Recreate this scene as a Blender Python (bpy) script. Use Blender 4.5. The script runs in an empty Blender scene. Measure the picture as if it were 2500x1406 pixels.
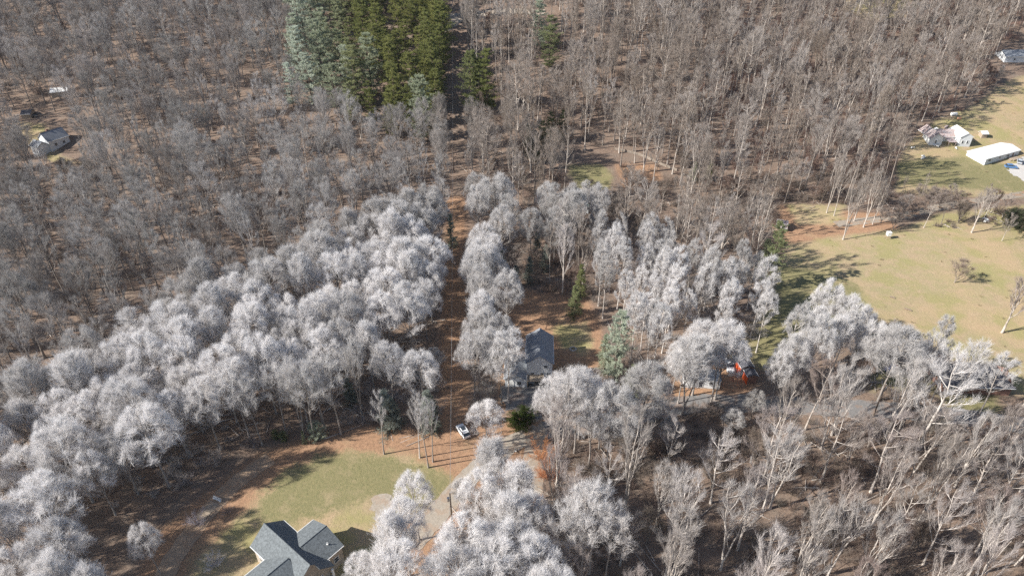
import bpy, math, random
import numpy as np
from mathutils import Vector, Matrix
D = bpy.data
S = bpy.context.scene
COL = S.collection
rnd = random.Random(7)
# ------------------------------------------------------------------ camera, sky, sun, exposure
CAM_H, FPX, PITCH = 120.0, 1667.0, math.radians(34.3)
cam_d = D.cameras.new('camera'); cam = D.objects.new('camera', cam_d); COL.objects.link(cam)
cam.location = (0, 0, CAM_H); cam.rotation_euler = (math.pi / 2 - PITCH, 0, 0)
cam_d.sensor_width = 36; cam_d.lens = 36 * FPX / 2500; cam_d.clip_start = 1; cam_d.clip_end = 12000
S.camera = cam
SUN_EL, SUN_TO = math.radians(34), math.radians(14.5)
w = D.worlds.new('World'); S.world = w; w.use_nodes = True
wn = w.node_tree.nodes; bg = wn['Background']
sky = wn.new('ShaderNodeTexSky'); sky.sky_type = 'NISHITA'; sky.sun_disc = False
sky.sun_elevation = SUN_EL; sky.sun_rotation = math.radians(255.5); sky.altitude = 600
sky.air_density = 1.0; sky.dust_density = 1.0; sky.ozone_density = 1.0
w.node_tree.links.new(sky.outputs[0], bg.inputs[0]); bg.inputs[1].default_value = 0.080
sun_d = D.lights.new('sun', 'SUN'); sun_d.energy = 5.0; sun_d.angle = math.radians(0.53); sun_d.color = (1.0, 0.955, 0.885)
sun = D.objects.new('sun', sun_d); COL.objects.link(sun)
to = Vector((math.cos(SUN_TO) * math.cos(SUN_EL), math.sin(SUN_TO) * math.cos(SUN_EL), -math.sin(SUN_EL)))
sun.rotation_euler = to.to_track_quat('-Z', 'Y').to_euler(); sun.location = (-200, -60, 250)
S.view_settings.view_transform = 'Standard'; S.view_settings.look = 'None'
S.view_settings.exposure = 0.80; S.view_settings.gamma = 1.0; S.view_settings.use_curve_mapping = False
S.cycles.max_bounces = 4; S.cycles.diffuse_bounces = 3; S.cycles.glossy_bounces = 2
S.cycles.transmission_bounces = 2; S.cycles.transparent_max_bounces = 4
S.cycles.use_adaptive_sampling = True; S.cycles.adaptive_threshold = 0.01
S.cycles.use_denoising = False

# ------------------------------------------------------------------ terrain and the picture-to-ground helper
def hz(x, y):
    u = np.clip((y - (205 + .22 * np.maximum(0, x - 40) + .10 * np.maximum(0, -x - 60))) / 230, 0, 1)
    return (44 * u * u * (3 - 2 * u) + 0.9 * np.sin(x * 0.021 + 0.6) * np.cos(y * 0.017 + 0.3) + 0.45 * np.sin(x * 0.047 + y * 0.031)
            + 0.35 * np.cos(y * 0.053 - x * 0.02))
def GZ(px, py, z=0.0):
    a = (px - 1250) / FPX; b = -(py - 703) / FPX
    dy = math.cos(PITCH) + b * math.sin(PITCH); dz = -math.sin(PITCH) + b * math.cos(PITCH)
    t = (z - CAM_H) / dz
    return a * t, dy * t
def G(px, py, dz=0.0):
    lo, hi = -4.0, 60.0              # height of the terrain along the ray: the highest plane still under the ground
    for k in range(129):
        z = hi - (hi - lo) * k / 128; x, y = GZ(px, py, z) if z < CAM_H else (0, 0)
        if y < 0 or y > 2500: continue
        if float(hz(x, y)) + dz >= z and k: lo, hi = z, z + .5; break
    for _ in range(12):
        z = (lo + hi) / 2; x, y = GZ(px, py, z)
        if float(hz(x, y)) + dz >= z: lo = z
        else: hi = z
    return Vector((x, y, float(hz(x, y))))
def PX(x, y, z):                     # world -> photo pixel (numpy-friendly); used for region tests only
    dz = z - CAM_H
    f = y * math.cos(PITCH) - dz * math.sin(PITCH); u = y * math.sin(PITCH) + dz * math.cos(PITCH)
    return 1250 + FPX * x / f, 703 - FPX * u / f
def sdist(P, x, y):                  # signed distance to polygon (negative inside)
    x = np.asarray(x, float); y = np.asarray(y, float)
    d = np.full(x.shape, 1e18); s = np.zeros(x.shape, bool); n = len(P)
    for i in range(n):
        ax, ay = P[i]; bx, by = P[(i + 1) % n]
        ex, ey = bx - ax, by - ay; L = ex * ex + ey * ey + 1e-9
        t = np.clip(((x - ax) * ex + (y - ay) * ey) / L, 0, 1)
        d = np.minimum(d, (x - ax - t * ex) ** 2 + (y - ay - t * ey) ** 2)
        c = ((ay > y) != (by > y)) & (x < (bx - ax) * (y - ay) / ((by - ay) if by != ay else 1e-9) + ax)
        s ^= c
    return np.where(s, -1, 1) * np.sqrt(d)
def wpoly(P): return [tuple(G(px, max(py, -60)))[:2] for px, py in P]

# ------------------------------------------------------------------ object helpers
def np_mesh(name, V, F, mats=(), midx=None, smooth=False):
    """V (n,3); F list of arrays (k,3) or (k,4)"""
    me = D.meshes.new(name)
    V = np.asarray(V, np.float32); me.vertices.add(len(V)); me.vertices.foreach_set('co', V.ravel())
    F = [np.asarray(f, np.int32) for f in F if len(f)]
    loops = np.concatenate([f.ravel() for f in F]); tot = np.concatenate([np.full(len(f), f.shape[1], np.int32) for f in F])
    start = np.concatenate([[0], np.cumsum(tot)[:-1]]).astype(np.int32)
    me.loops.add(len(loops)); me.loops.foreach_set('vertex_index', loops)
    me.polygons.add(len(tot)); me.polygons.foreach_set('loop_start', start)
    try: me.polygons.foreach_set('loop_total', tot)
    except Exception: pass
    if midx is not None: me.polygons.foreach_set('material_index', np.asarray(midx, np.int32))
    if smooth: me.polygons.foreach_set('use_smooth', np.ones(len(tot), bool))
    me.update(calc_edges=True)
    for m in mats: me.materials.append(m)
    return me
def link(name, me, parent=None, loc=None, kind=None, label=None, cat=None, group=None):
    o = D.objects.new(name, me); COL.objects.link(o)
    if parent is not None: o.parent = parent
    if loc is not None: o.location = loc
    if kind: o['kind'] = kind
    if label: o['label'] = label
    if cat: o['category'] = cat
    if group: o['group'] = group
    return o
def thing(name, loc, rz, label, cat, group=None):
    o = link(name, None, loc=loc, label=label, cat=cat, group=group); o.rotation_euler = (0, 0, rz)
    o.empty_display_size = 0.5
    return o
class MB:                            # collects boxes, polygons and tubes into ONE mesh
    def __init__(s): s.v = []; s.f = []; s.m = []
    def poly(s, pts, m=0):
        n = len(s.v); s.v += [tuple(p) for p in pts]; s.f.append(tuple(range(n, n + len(pts)))); s.m.append(m); return s
    def box(s, c, d, rz=0, m=0, M=None):
        x, y, z = d[0] / 2, d[1] / 2, d[2] / 2; n = len(s.v); ca, sa = math.cos(rz), math.sin(rz)
        for k in ((-x, -y, -z), (x, -y, -z), (x, y, -z), (-x, y, -z), (-x, -y, z), (x, -y, z), (x, y, z), (-x, y, z)):
            p = Vector((k[0] * ca - k[1] * sa, k[0] * sa + k[1] * ca, k[2]))
            if M is not None: p = M @ p
            s.v.append((p[0] + c[0], p[1] + c[1], p[2] + c[2]))
        for q in ((3, 2, 1, 0), (4, 5, 6, 7), (0, 1, 5, 4), (1, 2, 6, 5), (2, 3, 7, 6), (3, 0, 4, 7)):
            s.f.append(tuple(n + i for i in q)); s.m.append(m)
        return s
    def slab(s, quad, t, m=0):       # thick slab: quad is the top face, thickness straight down
        q = [Vector(p) for p in quad]; n = len(s.v); k = len(q)
        s.v += [tuple(p) for p in q] + [tuple(p - Vector((0, 0, t))) for p in q]
        s.f.append(tuple(range(n, n + k))); s.m.append(m)
        s.f.append(tuple(range(n + 2 * k - 1, n + k - 1, -1))); s.m.append(m)
        for i in range(k):
            j = (i + 1) % k; s.f.append((n + i, n + k + i, n + k + j, n + j)); s.m.append(m)
        return s
    def tube(s, pts, r, seg=6, m=0, caps=True):
        P = [Vector(p) for p in pts]; R = r if isinstance(r, (list, tuple)) else [r] * len(P); n0 = len(s.v)
        for i, p in enumerate(P):
            t = (P[min(i + 1, len(P) - 1)] - P[max(i - 1, 0)]).normalized()
            a = t.cross(Vector((0, 0, 1)) if abs(t.z) < .9 else Vector((1, 0, 0))).normalized(); b = t.cross(a)
            for k in range(seg):
                an = 2 * math.pi * k / seg; s.v.append(tuple(p + (a * math.cos(an) + b * math.sin(an)) * R[i]))
        for i in range(len(P) - 1):
            for k in range(seg):
                q = n0 + i * seg; s.f.append((q + k, q + (k + 1) % seg, q + seg + (k + 1) % seg, q + seg + k)); s.m.append(m)
        if caps:
            s.f.append(tuple(n0 + k for k in range(seg))[::-1]); s.m.append(m)
            s.f.append(tuple(n0 + (len(P) - 1) * seg + k for k in range(seg))); s.m.append(m)
        return s
    def mesh(s, name, mats):
        me = D.meshes.new(name); me.from_pydata(s.v, [], s.f); me.polygons.foreach_set('material_index', s.m)
        for m in (mats if isinstance(mats, (list, tuple)) else [mats]): me.materials.append(m)
        me.update(); return me
    def build(s, name, mats, parent=None, **k): return link(name, s.mesh(name, mats), parent, **k)

# ------------------------------------------------------------------ materials
def mat(name, col, rough=0.85, noise=None, var=0.25, col2=None, metal=0.0, bump=None, spec=0.3):
    m = D.materials.new(name); m.use_nodes = True; nt = m.node_tree; N = nt.nodes; L = nt.links; b = N['Principled BSDF']
    b.inputs['Roughness'].default_value = rough; b.inputs['Metallic'].default_value = metal
    b.inputs['Specular IOR Level'].default_value = spec
    c4 = (*col, 1)
    if noise:
        tc = N.new('ShaderNodeTexCoord'); nz = N.new('ShaderNodeTexNoise'); nz.inputs['Scale'].default_value = noise
        nz.inputs['Detail'].default_value = 4; nz.inputs['Roughness'].default_value = .65
        L.new(tc.outputs['Object'], nz.inputs[0]); r = N.new('ShaderNodeValToRGB')
        c2 = col2 if col2 else tuple(c * (1 - var) for c in col); c1 = col if col2 else tuple(min(1, c * (1 + var)) for c in col)
        r.color_ramp.elements[0].position = .35; r.color_ramp.elements[1].position = .65
        r.color_ramp.elements[0].color = (*c2, 1); r.color_ramp.elements[1].color = (*c1, 1)
        L.new(nz.outputs[0], r.inputs[0]); L.new(r.outputs[0], b.inputs['Base Color'])
        if bump:
            bp = N.new('ShaderNodeBump'); bp.inputs['Strength'].default_value = bump; bp.inputs['Distance'].default_value = .05
            L.new(nz.outputs[0], bp.inputs['Height']); L.new(bp.outputs[0], b.inputs['Normal'])
    else: b.inputs['Base Color'].default_value = c4
    return m
def glass(name):
    return mat(name, (0.03, 0.04, 0.055), rough=.08, spec=.6)

class NG:                            # tiny node-graph helper
    def __init__(s, nt): s.nt = nt; s.N = nt.nodes; s.L = nt.links
    def noise(s, vec, scale, detail=3, rough=.6):
        n = s.N.new('ShaderNodeTexNoise'); n.inputs['Scale'].default_value = scale; n.inputs['Detail'].default_value = detail
        n.inputs['Roughness'].default_value = rough; s.L.new(vec, n.inputs[0]); return n.outputs[0]
    def math(s, op, a, b=None, c=None, clamp=False):
        n = s.N.new('ShaderNodeMath'); n.operation = op; n.use_clamp = clamp
        for i, v in enumerate((a, b, c)):
            if v is None: continue
            if isinstance(v, (int, float)): n.inputs[i].default_value = v
            else: s.L.new(v, n.inputs[i])
        return n.outputs[0]
    def step(s, v, lo, hi):
        n = s.N.new('ShaderNodeMapRange'); n.interpolation_type = 'SMOOTHSTEP'; s.L.new(v, n.inputs[0])
        n.inputs[1].default_value = lo; n.inputs[2].default_value = hi; return n.outputs[0]
    def mix(s, f, a, b, mode='MIX'):
        n = s.N.new('ShaderNodeMix'); n.data_type = 'RGBA'; n.blend_type = mode
        if isinstance(f, (int, float)): n.inputs[0].default_value = f
        else: s.L.new(f, n.inputs[0])
        for i, v in ((6, a), (7, b)):
            if isinstance(v, tuple): n.inputs[i].default_value = (*v, 1)
            else: s.L.new(v, n.inputs[i])
        return n.outputs[2]

def ground_material():
    m = D.materials.new('ground'); m.use_nodes = True; g = NG(m.node_tree); N, L = g.N, g.L; b = N['Principled BSDF']
    b.inputs['Roughness'].default_value = 1; b.inputs['Specular IOR Level'].default_value = 0.05
    tc = N.new('ShaderNodeTexCoord'); P = tc.outputs['Object']
    at = N.new('ShaderNodeAttribute'); at.attribute_name = 'zone'; sp = N.new('ShaderNodeSeparateColor'); L.new(at.outputs['Color'], sp.inputs[0])
    lawn, field, clean = sp.outputs; 
    n1 = g.noise(P, .035, 4); n2 = g.noise(P, .22, 5, .7); n3 = g.noise(P, 1.3, 5, .75); n4 = g.noise(P, 5.5, 4, .8)
    # woodland floor: brown leaf litter with grey twig debris and earth
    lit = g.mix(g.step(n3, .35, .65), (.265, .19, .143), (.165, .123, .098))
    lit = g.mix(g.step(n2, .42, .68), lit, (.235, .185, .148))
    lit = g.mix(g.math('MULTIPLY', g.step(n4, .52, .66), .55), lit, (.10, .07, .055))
    # clean orange leaf mat (corridor, yards)
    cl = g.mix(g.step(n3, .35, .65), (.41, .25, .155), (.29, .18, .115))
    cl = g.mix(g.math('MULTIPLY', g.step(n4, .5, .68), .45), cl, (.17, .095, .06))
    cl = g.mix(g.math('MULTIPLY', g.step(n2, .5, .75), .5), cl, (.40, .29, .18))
    # dormant tan grass and greener grass
    fd = g.mix(g.step(n3, .32, .68), (.43, .33, .212), (.34, .26, .165))
    fd = g.mix(g.step(n2, .38, .62), fd, (.335, .285, .16))
    fd = g.mix(g.math('MULTIPLY', g.step(n1, .45, .65), .45), fd, (.46, .33, .20))
    fd = g.mix(g.math('MULTIPLY', g.step(n4, .53, .68), .35), fd, (.22, .18, .09))
    fd = g.mix(g.math('MULTIPLY', g.step(g.noise(P, .075, 4, .65), .48, .62), .65), fd, (.29, .27, .115))
    lw = g.mix(g.step(n3, .34, .66), (.26, .228, .12), (.20, .19, .095))
    lw = g.mix(g.math('MULTIPLY', g.step(n2, .5, .72), .75), lw, (.34, .275, .165))
    lw = g.mix(g.math('MULTIPLY', g.step(n4, .52, .7), .4), lw, (.12, .12, .06))
    def m_(mask, amt=.9):
        e = g.math('ADD', mask, g.math('MULTIPLY', g.math('SUBTRACT', g.math('ADD', g.math('MULTIPLY', n2, .6), g.math('MULTIPLY', n3, .4)), .5), amt))
        return g.step(e, .3, .7)
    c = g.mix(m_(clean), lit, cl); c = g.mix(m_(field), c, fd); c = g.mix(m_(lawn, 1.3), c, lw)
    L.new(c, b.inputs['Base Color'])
    bp = N.new('ShaderNodeBump'); bp.inputs['Strength'].default_value = .9; bp.inputs['Distance'].default_value = .22
    L.new(g.math('ADD', g.math('MULTIPLY', n3, .7), g.math('MULTIPLY', n4, .4)), bp.inputs['Height']); L.new(bp.outputs[0], b.inputs['Normal'])
    return m
def gravel_material(name, c1, c2, leaf=.35):
    m = D.materials.new(name); m.use_nodes = True; g = NG(m.node_tree); N, L = g.N, g.L; b = N['Principled BSDF']
    b.inputs['Roughness'].default_value = .95; b.inputs['Specular IOR Level'].default_value = .1
    P = N.new('ShaderNodeTexCoord').outputs['Object']
    n2 = g.noise(P, .35, 4); n3 = g.noise(P, 2.0, 5, .75); n4 = g.noise(P, 9, 3, .8)
    c = g.mix(g.step(n3, .35, .65), c1, c2); c = g.mix(g.math('MULTIPLY', g.step(n4, .55, .7), .4), c, (.12, .10, .09))
    c = g.mix(g.math('MULTIPLY', g.step(n2, .48, .62), leaf), c, (.34, .2, .12)); L.new(c, b.inputs['Base Color'])
    return m
def twig_material(name, kind):
    """plant colour comes from the tree's own colour (object colour, or the 'tint' of an instance)"""
    m = D.materials.new(name); m.use_nodes = True; g = NG(m.node_tree); N, L = g.N, g.L; b = N['Principled BSDF']; out = N['Material Output']
    oi = N.new('ShaderNodeObjectInfo'); at = N.new('ShaderNodeAttribute'); at.attribute_type = 'INSTANCER'; at.attribute_name = 'tint'
    c = g.mix(1.0, oi.outputs['Color'], at.outputs['Color'], 'ADD')
    P = N.new('ShaderNodeTexCoord').outputs['Object']
    n = g.noise(P, .55, 3, .6) if kind != 'bark' else g.noise(P, 1.6, 4, .7)
    if kind == 'bark':
        c = g.mix(.8, c, (.25, .215, .185)); c = g.mix(g.math('MULTIPLY', g.step(n, .45, .62), .6), c, (.12, .10, .085))
    elif kind == 'pale':
        c = g.mix(.75, c, (.54, .485, .43)); c = g.mix(g.math('MULTIPLY', g.step(n, .44, .6), .6), c, (.2, .17, .15))
    elif kind == 'branch':
        c = g.mix(.2, c, (.24, .21, .185)); c = g.mix(g.math('MULTIPLY', g.step(n, .45, .7), .25), c, (.12, .10, .09))
    else:
        v = g.math('ADD', .78, g.math('MULTIPLY', n, .44)); vv = N.new('ShaderNodeCombineColor')
        for i in range(3): L.new(v, vv.inputs[i])
        c = g.mix(1.0, c, vv.outputs[0], 'MULTIPLY')
    L.new(c, b.inputs['Base Color']); b.inputs['Roughness'].default_value = .9; b.inputs['Specular IOR Level'].default_value = .12
    if kind in ('twig', 'needle'):
        tr = N.new('ShaderNodeBsdfTranslucent'); L.new(c, tr.inputs[0]); mx = N.new('ShaderNodeMixShader'); mx.inputs[0].default_value = .3
        L.new(b.outputs[0], mx.inputs[1]); L.new(tr.outputs[0], mx.inputs[2]); L.new(mx.outputs[0], out.inputs[0])
    return m
M_BARK = twig_material('bark', 'bark'); M_PALE = twig_material('pale_bark', 'pale'); M_BR = twig_material('branch_bark', 'branch')
M_TWIG = twig_material('twigs', 'twig'); M_NEEDLE = twig_material('needles', 'needle')
M_PTRUNK = mat('pine_bark', (.16, .12, .095), noise=2.5)

# ------------------------------------------------------------------ ground
LAWN = [((625, 1225), (690, 1150), (800, 1108), (960, 1112), (1060, 1150), (1115, 1165), (1090, 1215), (1010, 1250), (900, 1215), (800, 1255), (700, 1290), (600, 1270)),
        ((1385, 405), (1470, 400), (1495, 430), (1490, 460), (1410, 465)),
        ((1900, 640), (2090, 690), (2130, 770), (1970, 800), (1900, 900), (1840, 900), (1830, 830), (1880, 760)),
        ((2180, 395), (2380, 380), (2520, 420), (2520, 470), (2200, 450)),
        ((2130, 880), (2290, 900), (2290, 960), (2130, 950)), ((2300, 965), (2430, 960), (2450, 1010), (2310, 1010))]
FIELD = [((1920, 600), (2050, 575), (2200, 560), (2300, 520), (2530, 500), (2560, 1000), (2420, 940), (2280, 850), (2120, 820), (2000, 820), (1840, 900), (1780, 880), (1860, 760)),
         ((2190, 470), (2200, 370), (2290, 290), (2370, 265), (2460, 200), (2600, 150), (2620, 480), (2300, 480)),
         ((2060, -10), (2200, -10), (2210, 40), (2120, 50), (2060, 25)),
         ((420, 1480), (480, 1350), (560, 1290), (640, 1200), (780, 1110), (1000, 1105), (1110, 1170), (1080, 1260), (930, 1270), (900, 1500)),
         ((1350, 795), (1430, 790), (1450, 840), (1430, 870), (1370, 850)), ((40, 300), (110, 305), (150, 385), (200, 400), (120, 395), (45, 330)),
         ((1920, 500), (2060, 500), (2060, 545), (1950, 550))]
CLEAN = [((1072, 1060), (1152, 1050), (1142, 700), (1138, 480), (1090, 480), (1076, 800)),  # strip stops halfway; darker litter colour beyond stands in for tree shade
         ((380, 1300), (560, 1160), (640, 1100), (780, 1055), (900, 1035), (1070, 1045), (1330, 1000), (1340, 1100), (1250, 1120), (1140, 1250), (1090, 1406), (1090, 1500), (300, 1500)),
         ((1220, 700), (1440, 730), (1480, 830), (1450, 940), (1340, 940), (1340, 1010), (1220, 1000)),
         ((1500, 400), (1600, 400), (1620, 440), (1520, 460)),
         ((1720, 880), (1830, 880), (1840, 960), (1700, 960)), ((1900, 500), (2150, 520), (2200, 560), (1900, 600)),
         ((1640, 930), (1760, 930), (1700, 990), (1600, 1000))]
def axis(lo, hi, step, far, g=1.35):
    c = list(np.arange(lo, hi + .01, step)); s = step; a = c[-1]; b = c[0]
    up = []; dn = []
    while a < far: s *= g; a += s; up.append(a)
    s = step
    while b > -far: s *= g; b -= s; dn.append(b)
    return np.array(dn[::-1] + c + up)
def build_haze():
    m = D.materials.new('haze'); m.use_nodes = True; N = m.node_tree.nodes; N.clear(); o = N.new('ShaderNodeOutputMaterial'); v = N.new('ShaderNodeVolumePrincipled')
    v.inputs['Color'].default_value = (.86, .91, 1, 1); v.inputs['Density'].default_value = HAZE; v.inputs['Anisotropy'].default_value = .2; m.node_tree.links.new(v.outputs[0], o.inputs['Volume'])
    b = MB().box((0, 0, 65), (3000, 3000, 140)); link('haze', b.mesh('haze', m), kind='stuff', label='thin pale haze over the valley')
def build_ground():
    X = axis(-360, 360, 1.4, 9000); Y = axis(50, 500, 1.4, 9000)
    gx, gy = np.meshgrid(X, Y); Z = hz(gx, gy); nx, ny = len(X), len(Y)
    V = np.stack([gx, gy, Z], -1).reshape(-1, 3)
    i = np.arange(ny - 1)[:, None] * nx + np.arange(nx - 1)[None, :]
    F = np.stack([i, i + 1, i + nx + 1, i + nx], -1).reshape(-1, 4)
    me = np_mesh('ground', V, [F], [ground_material()], smooth=True)
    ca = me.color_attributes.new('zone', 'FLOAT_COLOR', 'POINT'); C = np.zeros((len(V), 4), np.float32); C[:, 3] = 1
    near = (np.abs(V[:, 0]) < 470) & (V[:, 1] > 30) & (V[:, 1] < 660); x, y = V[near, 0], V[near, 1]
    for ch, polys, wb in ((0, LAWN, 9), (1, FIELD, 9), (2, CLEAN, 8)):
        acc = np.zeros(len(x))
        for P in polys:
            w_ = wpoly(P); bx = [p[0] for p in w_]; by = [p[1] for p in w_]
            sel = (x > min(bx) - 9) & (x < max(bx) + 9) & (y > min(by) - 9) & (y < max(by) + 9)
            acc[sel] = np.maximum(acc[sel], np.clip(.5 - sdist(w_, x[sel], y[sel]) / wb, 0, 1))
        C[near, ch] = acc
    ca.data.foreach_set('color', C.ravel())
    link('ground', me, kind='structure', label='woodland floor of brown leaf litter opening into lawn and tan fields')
build_ground()
HAZE = 0.00004
if HAZE: build_haze()
def catmull(P, step):
    P = [Vector((p[0], p[1])) for p in P]; out = []
    for i in range(len(P) - 1):
        a, b, c, d = P[max(i - 1, 0)], P[i], P[i + 1], P[min(i + 2, len(P) - 1)]; n = max(2, int((c - b).length / step))
        for k in range(n):
            t = k / n; out.append(.5 * ((2 * b) + (c - a) * t + (2 * a - 5 * b + 4 * c - d) * t * t + (3 * b - a - 3 * c + d) * t ** 3))
    return out + [P[-1]]
def strip(name, pts, width, lift, m, label, seed=1):
    r = random.Random(seed); C = catmull([G(*p) for p in pts], 1.2); V = []; F = []; K = 5
    for i, p in enumerate(C):
        t = (C[min(i + 1, len(C) - 1)] - C[max(i - 1, 0)]).normalized(); nrm = Vector((-t.y, t.x))
        wl = width / 2 * (1 + .10 * r.uniform(-1, 1)); wr = width / 2 * (1 + .10 * r.uniform(-1, 1))
        for k in range(K):
            u = -wl + (wl + wr) * k / (K - 1); q = p + nrm * u; V.append((q.x, q.y, float(hz(q.x, q.y)) + lift))
    for i in range(len(C) - 1):
        for k in range(K - 1): a = i * K + k; F.append((a, a + K, a + K + 1, a + 1))
    link(name, np_mesh(name, V, [np.array(F)], [m]), kind='structure', label=label)
def sheet(name, poly, lift, m, label, step=1.3):
    w_ = wpoly(poly); xs = [p[0] for p in w_]; ys = [p[1] for p in w_]; V = []; F = []; idx = {}
    X = np.arange(min(xs), max(xs) + step, step); Y = np.arange(min(ys), max(ys) + step, step)
    gx, gy = np.meshgrid(X + step / 2, Y + step / 2); ins = sdist(w_, gx, gy) < 0
    def vid(i, j):
        if (i, j) not in idx:
            x, y = X[0] + i * step, Y[0] + j * step
            x += .35 * math.sin(i * 12.9 + j * 78.2); y += .35 * math.sin(i * 39.3 + j * 11.1)
            idx[(i, j)] = len(V); V.append((x, y, float(hz(x, y)) + lift))
        return idx[(i, j)]
    for j in range(len(Y)):
        for i in range(len(X)):
            if ins[j, i]: F.append((vid(i, j), vid(i + 1, j), vid(i + 1, j + 1), vid(i, j + 1)))
    link(name, np_mesh(name, V, [np.array(F)], [m]), kind='structure', label=label)
M_GRAVEL = gravel_material('gravel', (.40, .35, .29), (.31, .27, .22), .35)
M_ROAD = gravel_material('old_asphalt', (.23, .22, .215), (.17, .165, .16), .30)
M_LANE = gravel_material('leafy_lane', (.36, .31, .25), (.27, .23, .19), .75)
M_CONC = gravel_material('pale_concrete', (.55, .53, .50), (.46, .44, .42), .1)
strip('gravel_driveway', [(1000, 1330), (1060, 1262), (1110, 1205), (1160, 1150), (1230, 1095), (1290, 1062), (1340, 1045)], 5.0, .05, M_GRAVEL, 'pale gravel driveway curving past the utility pole', 1)
strip('gravel_lane', [(1296, 990), (1306, 1060), (1302, 1130), (1300, 1230), (1320, 1330), (1342, 1410), (1375, 1560)], 4.6, .06, M_LANE, 'leaf-strewn grey lane running down past the frosted trees', 2)
M_PATH = gravel_material('trodden_earth', (.42, .31, .22), (.34, .24, .165), .4)
strip('dirt_path', [(660, 1118), (600, 1160), (545, 1208), (500, 1258), (455, 1318), (420, 1370), (395, 1420)], 4.2, .05, M_PATH, 'bare earth path along the wood edge left of the lawn', 9)
strip('wooded_road', [(1330, 1052), (1450, 1035), (1560, 1012), (1700, 985), (1900, 988), (2050, 996), (2160, 1000), (2330, 1015), (2540, 1045)], 6.0, .055, M_ROAD, 'grey asphalt road crossing the wood below the field', 3)
strip('field_road', [(2040, 548), (2120, 538), (2200, 528), (2270, 512), (2400, 488), (2560, 466)], 4.4, .05, M_LANE, 'leaf-strewn grey road along the far edge of the tan field', 4)
strip('hilltop_track', [(1040, 36), (1100, 40), (1160, 36), (1240, 28), (1330, 30)], 6.0, .05, M_GRAVEL, 'pale gravel track crossing the cleared strip at the top', 5)
strip('hilltop_track_branch', [(1070, 88), (1090, 68), (1120, 48), (1150, 37)], 6.5, .07, M_GRAVEL, 'pale gravel branch joining the top track', 6)
sheet('gravel_pad', [(905, 1235), (915, 1212), (950, 1210), (978, 1235), (960, 1270), (915, 1262)], .06, M_GRAVEL, 'worn gravel patch beside the lawn')
sheet('yard_pavement', [(1222, 938), (1340, 925), (1345, 1012), (1290, 1020), (1240, 1000), (1224, 975)], .07, M_ROAD, 'grey paved yard before the metal-roofed house')
sheet('concrete_pad', [(2458, 415), (2496, 385), (2560, 375), (2560, 470), (2510, 450)], .06, M_CONC, 'pale concrete pad beside the white mobile home')

# ------------------------------------------------------------------ trees: prototypes
def unit(a): return a / (np.linalg.norm(a, axis=-1, keepdims=True) + 1e-9)
def prisms(p0, p1, r0, r1, n):
    t = unit(p1 - p0); ref = np.where(np.abs(t[:, 2:3]) < .9, np.array([[0, 0, 1.]]), np.array([[1., 0, 0]]))
    a = unit(np.cross(t, ref)); b = np.cross(t, a); an = np.arange(n) * 2 * math.pi / n
    ring = a[:, None] * np.cos(an)[None, :, None] + b[:, None] * np.sin(an)[None, :, None]
    V = np.concatenate([p0[:, None] + ring * r0[:, None, None], p1[:, None] + ring * r1[:, None, None]], 1)
    k = np.arange(n); k2 = (k + 1) % n
    q = np.stack([k, k2, k2 + n, k + n], -1); F = (np.arange(len(p0)) * 2 * n)[:, None, None] + q[None]
    return V.reshape(-1, 3), F.reshape(-1, 4)
def slivers(p, d, ln, wd, rg, droop=0.0):
    s = unit(np.cross(d, rg.normal(size=d.shape))); w_ = (wd / 2)[:, None]
    tip = p + d * ln[:, None]; tip[:, 2] -= droop
    V = np.stack([p - s * w_, p + s * w_, tip], 1).reshape(-1, 3)
    return V, np.arange(len(V)).reshape(-1, 3)
def bez(a, b, c, n):
    t = np.linspace(0, 1, n + 1)[None, :, None]
    return a[:, None] * (1 - t) ** 2 + b[:, None] * 2 * t * (1 - t) + c[:, None] * t * t
def join_parts(parts):
    V = []; F = []; M = []; off = 0
    for v, f, m in parts:
        V.append(v); F.append(f + off); M.append(np.full(len(f), m)); off += len(v)
    return np.concatenate(V), F, np.concatenate(M)
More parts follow.
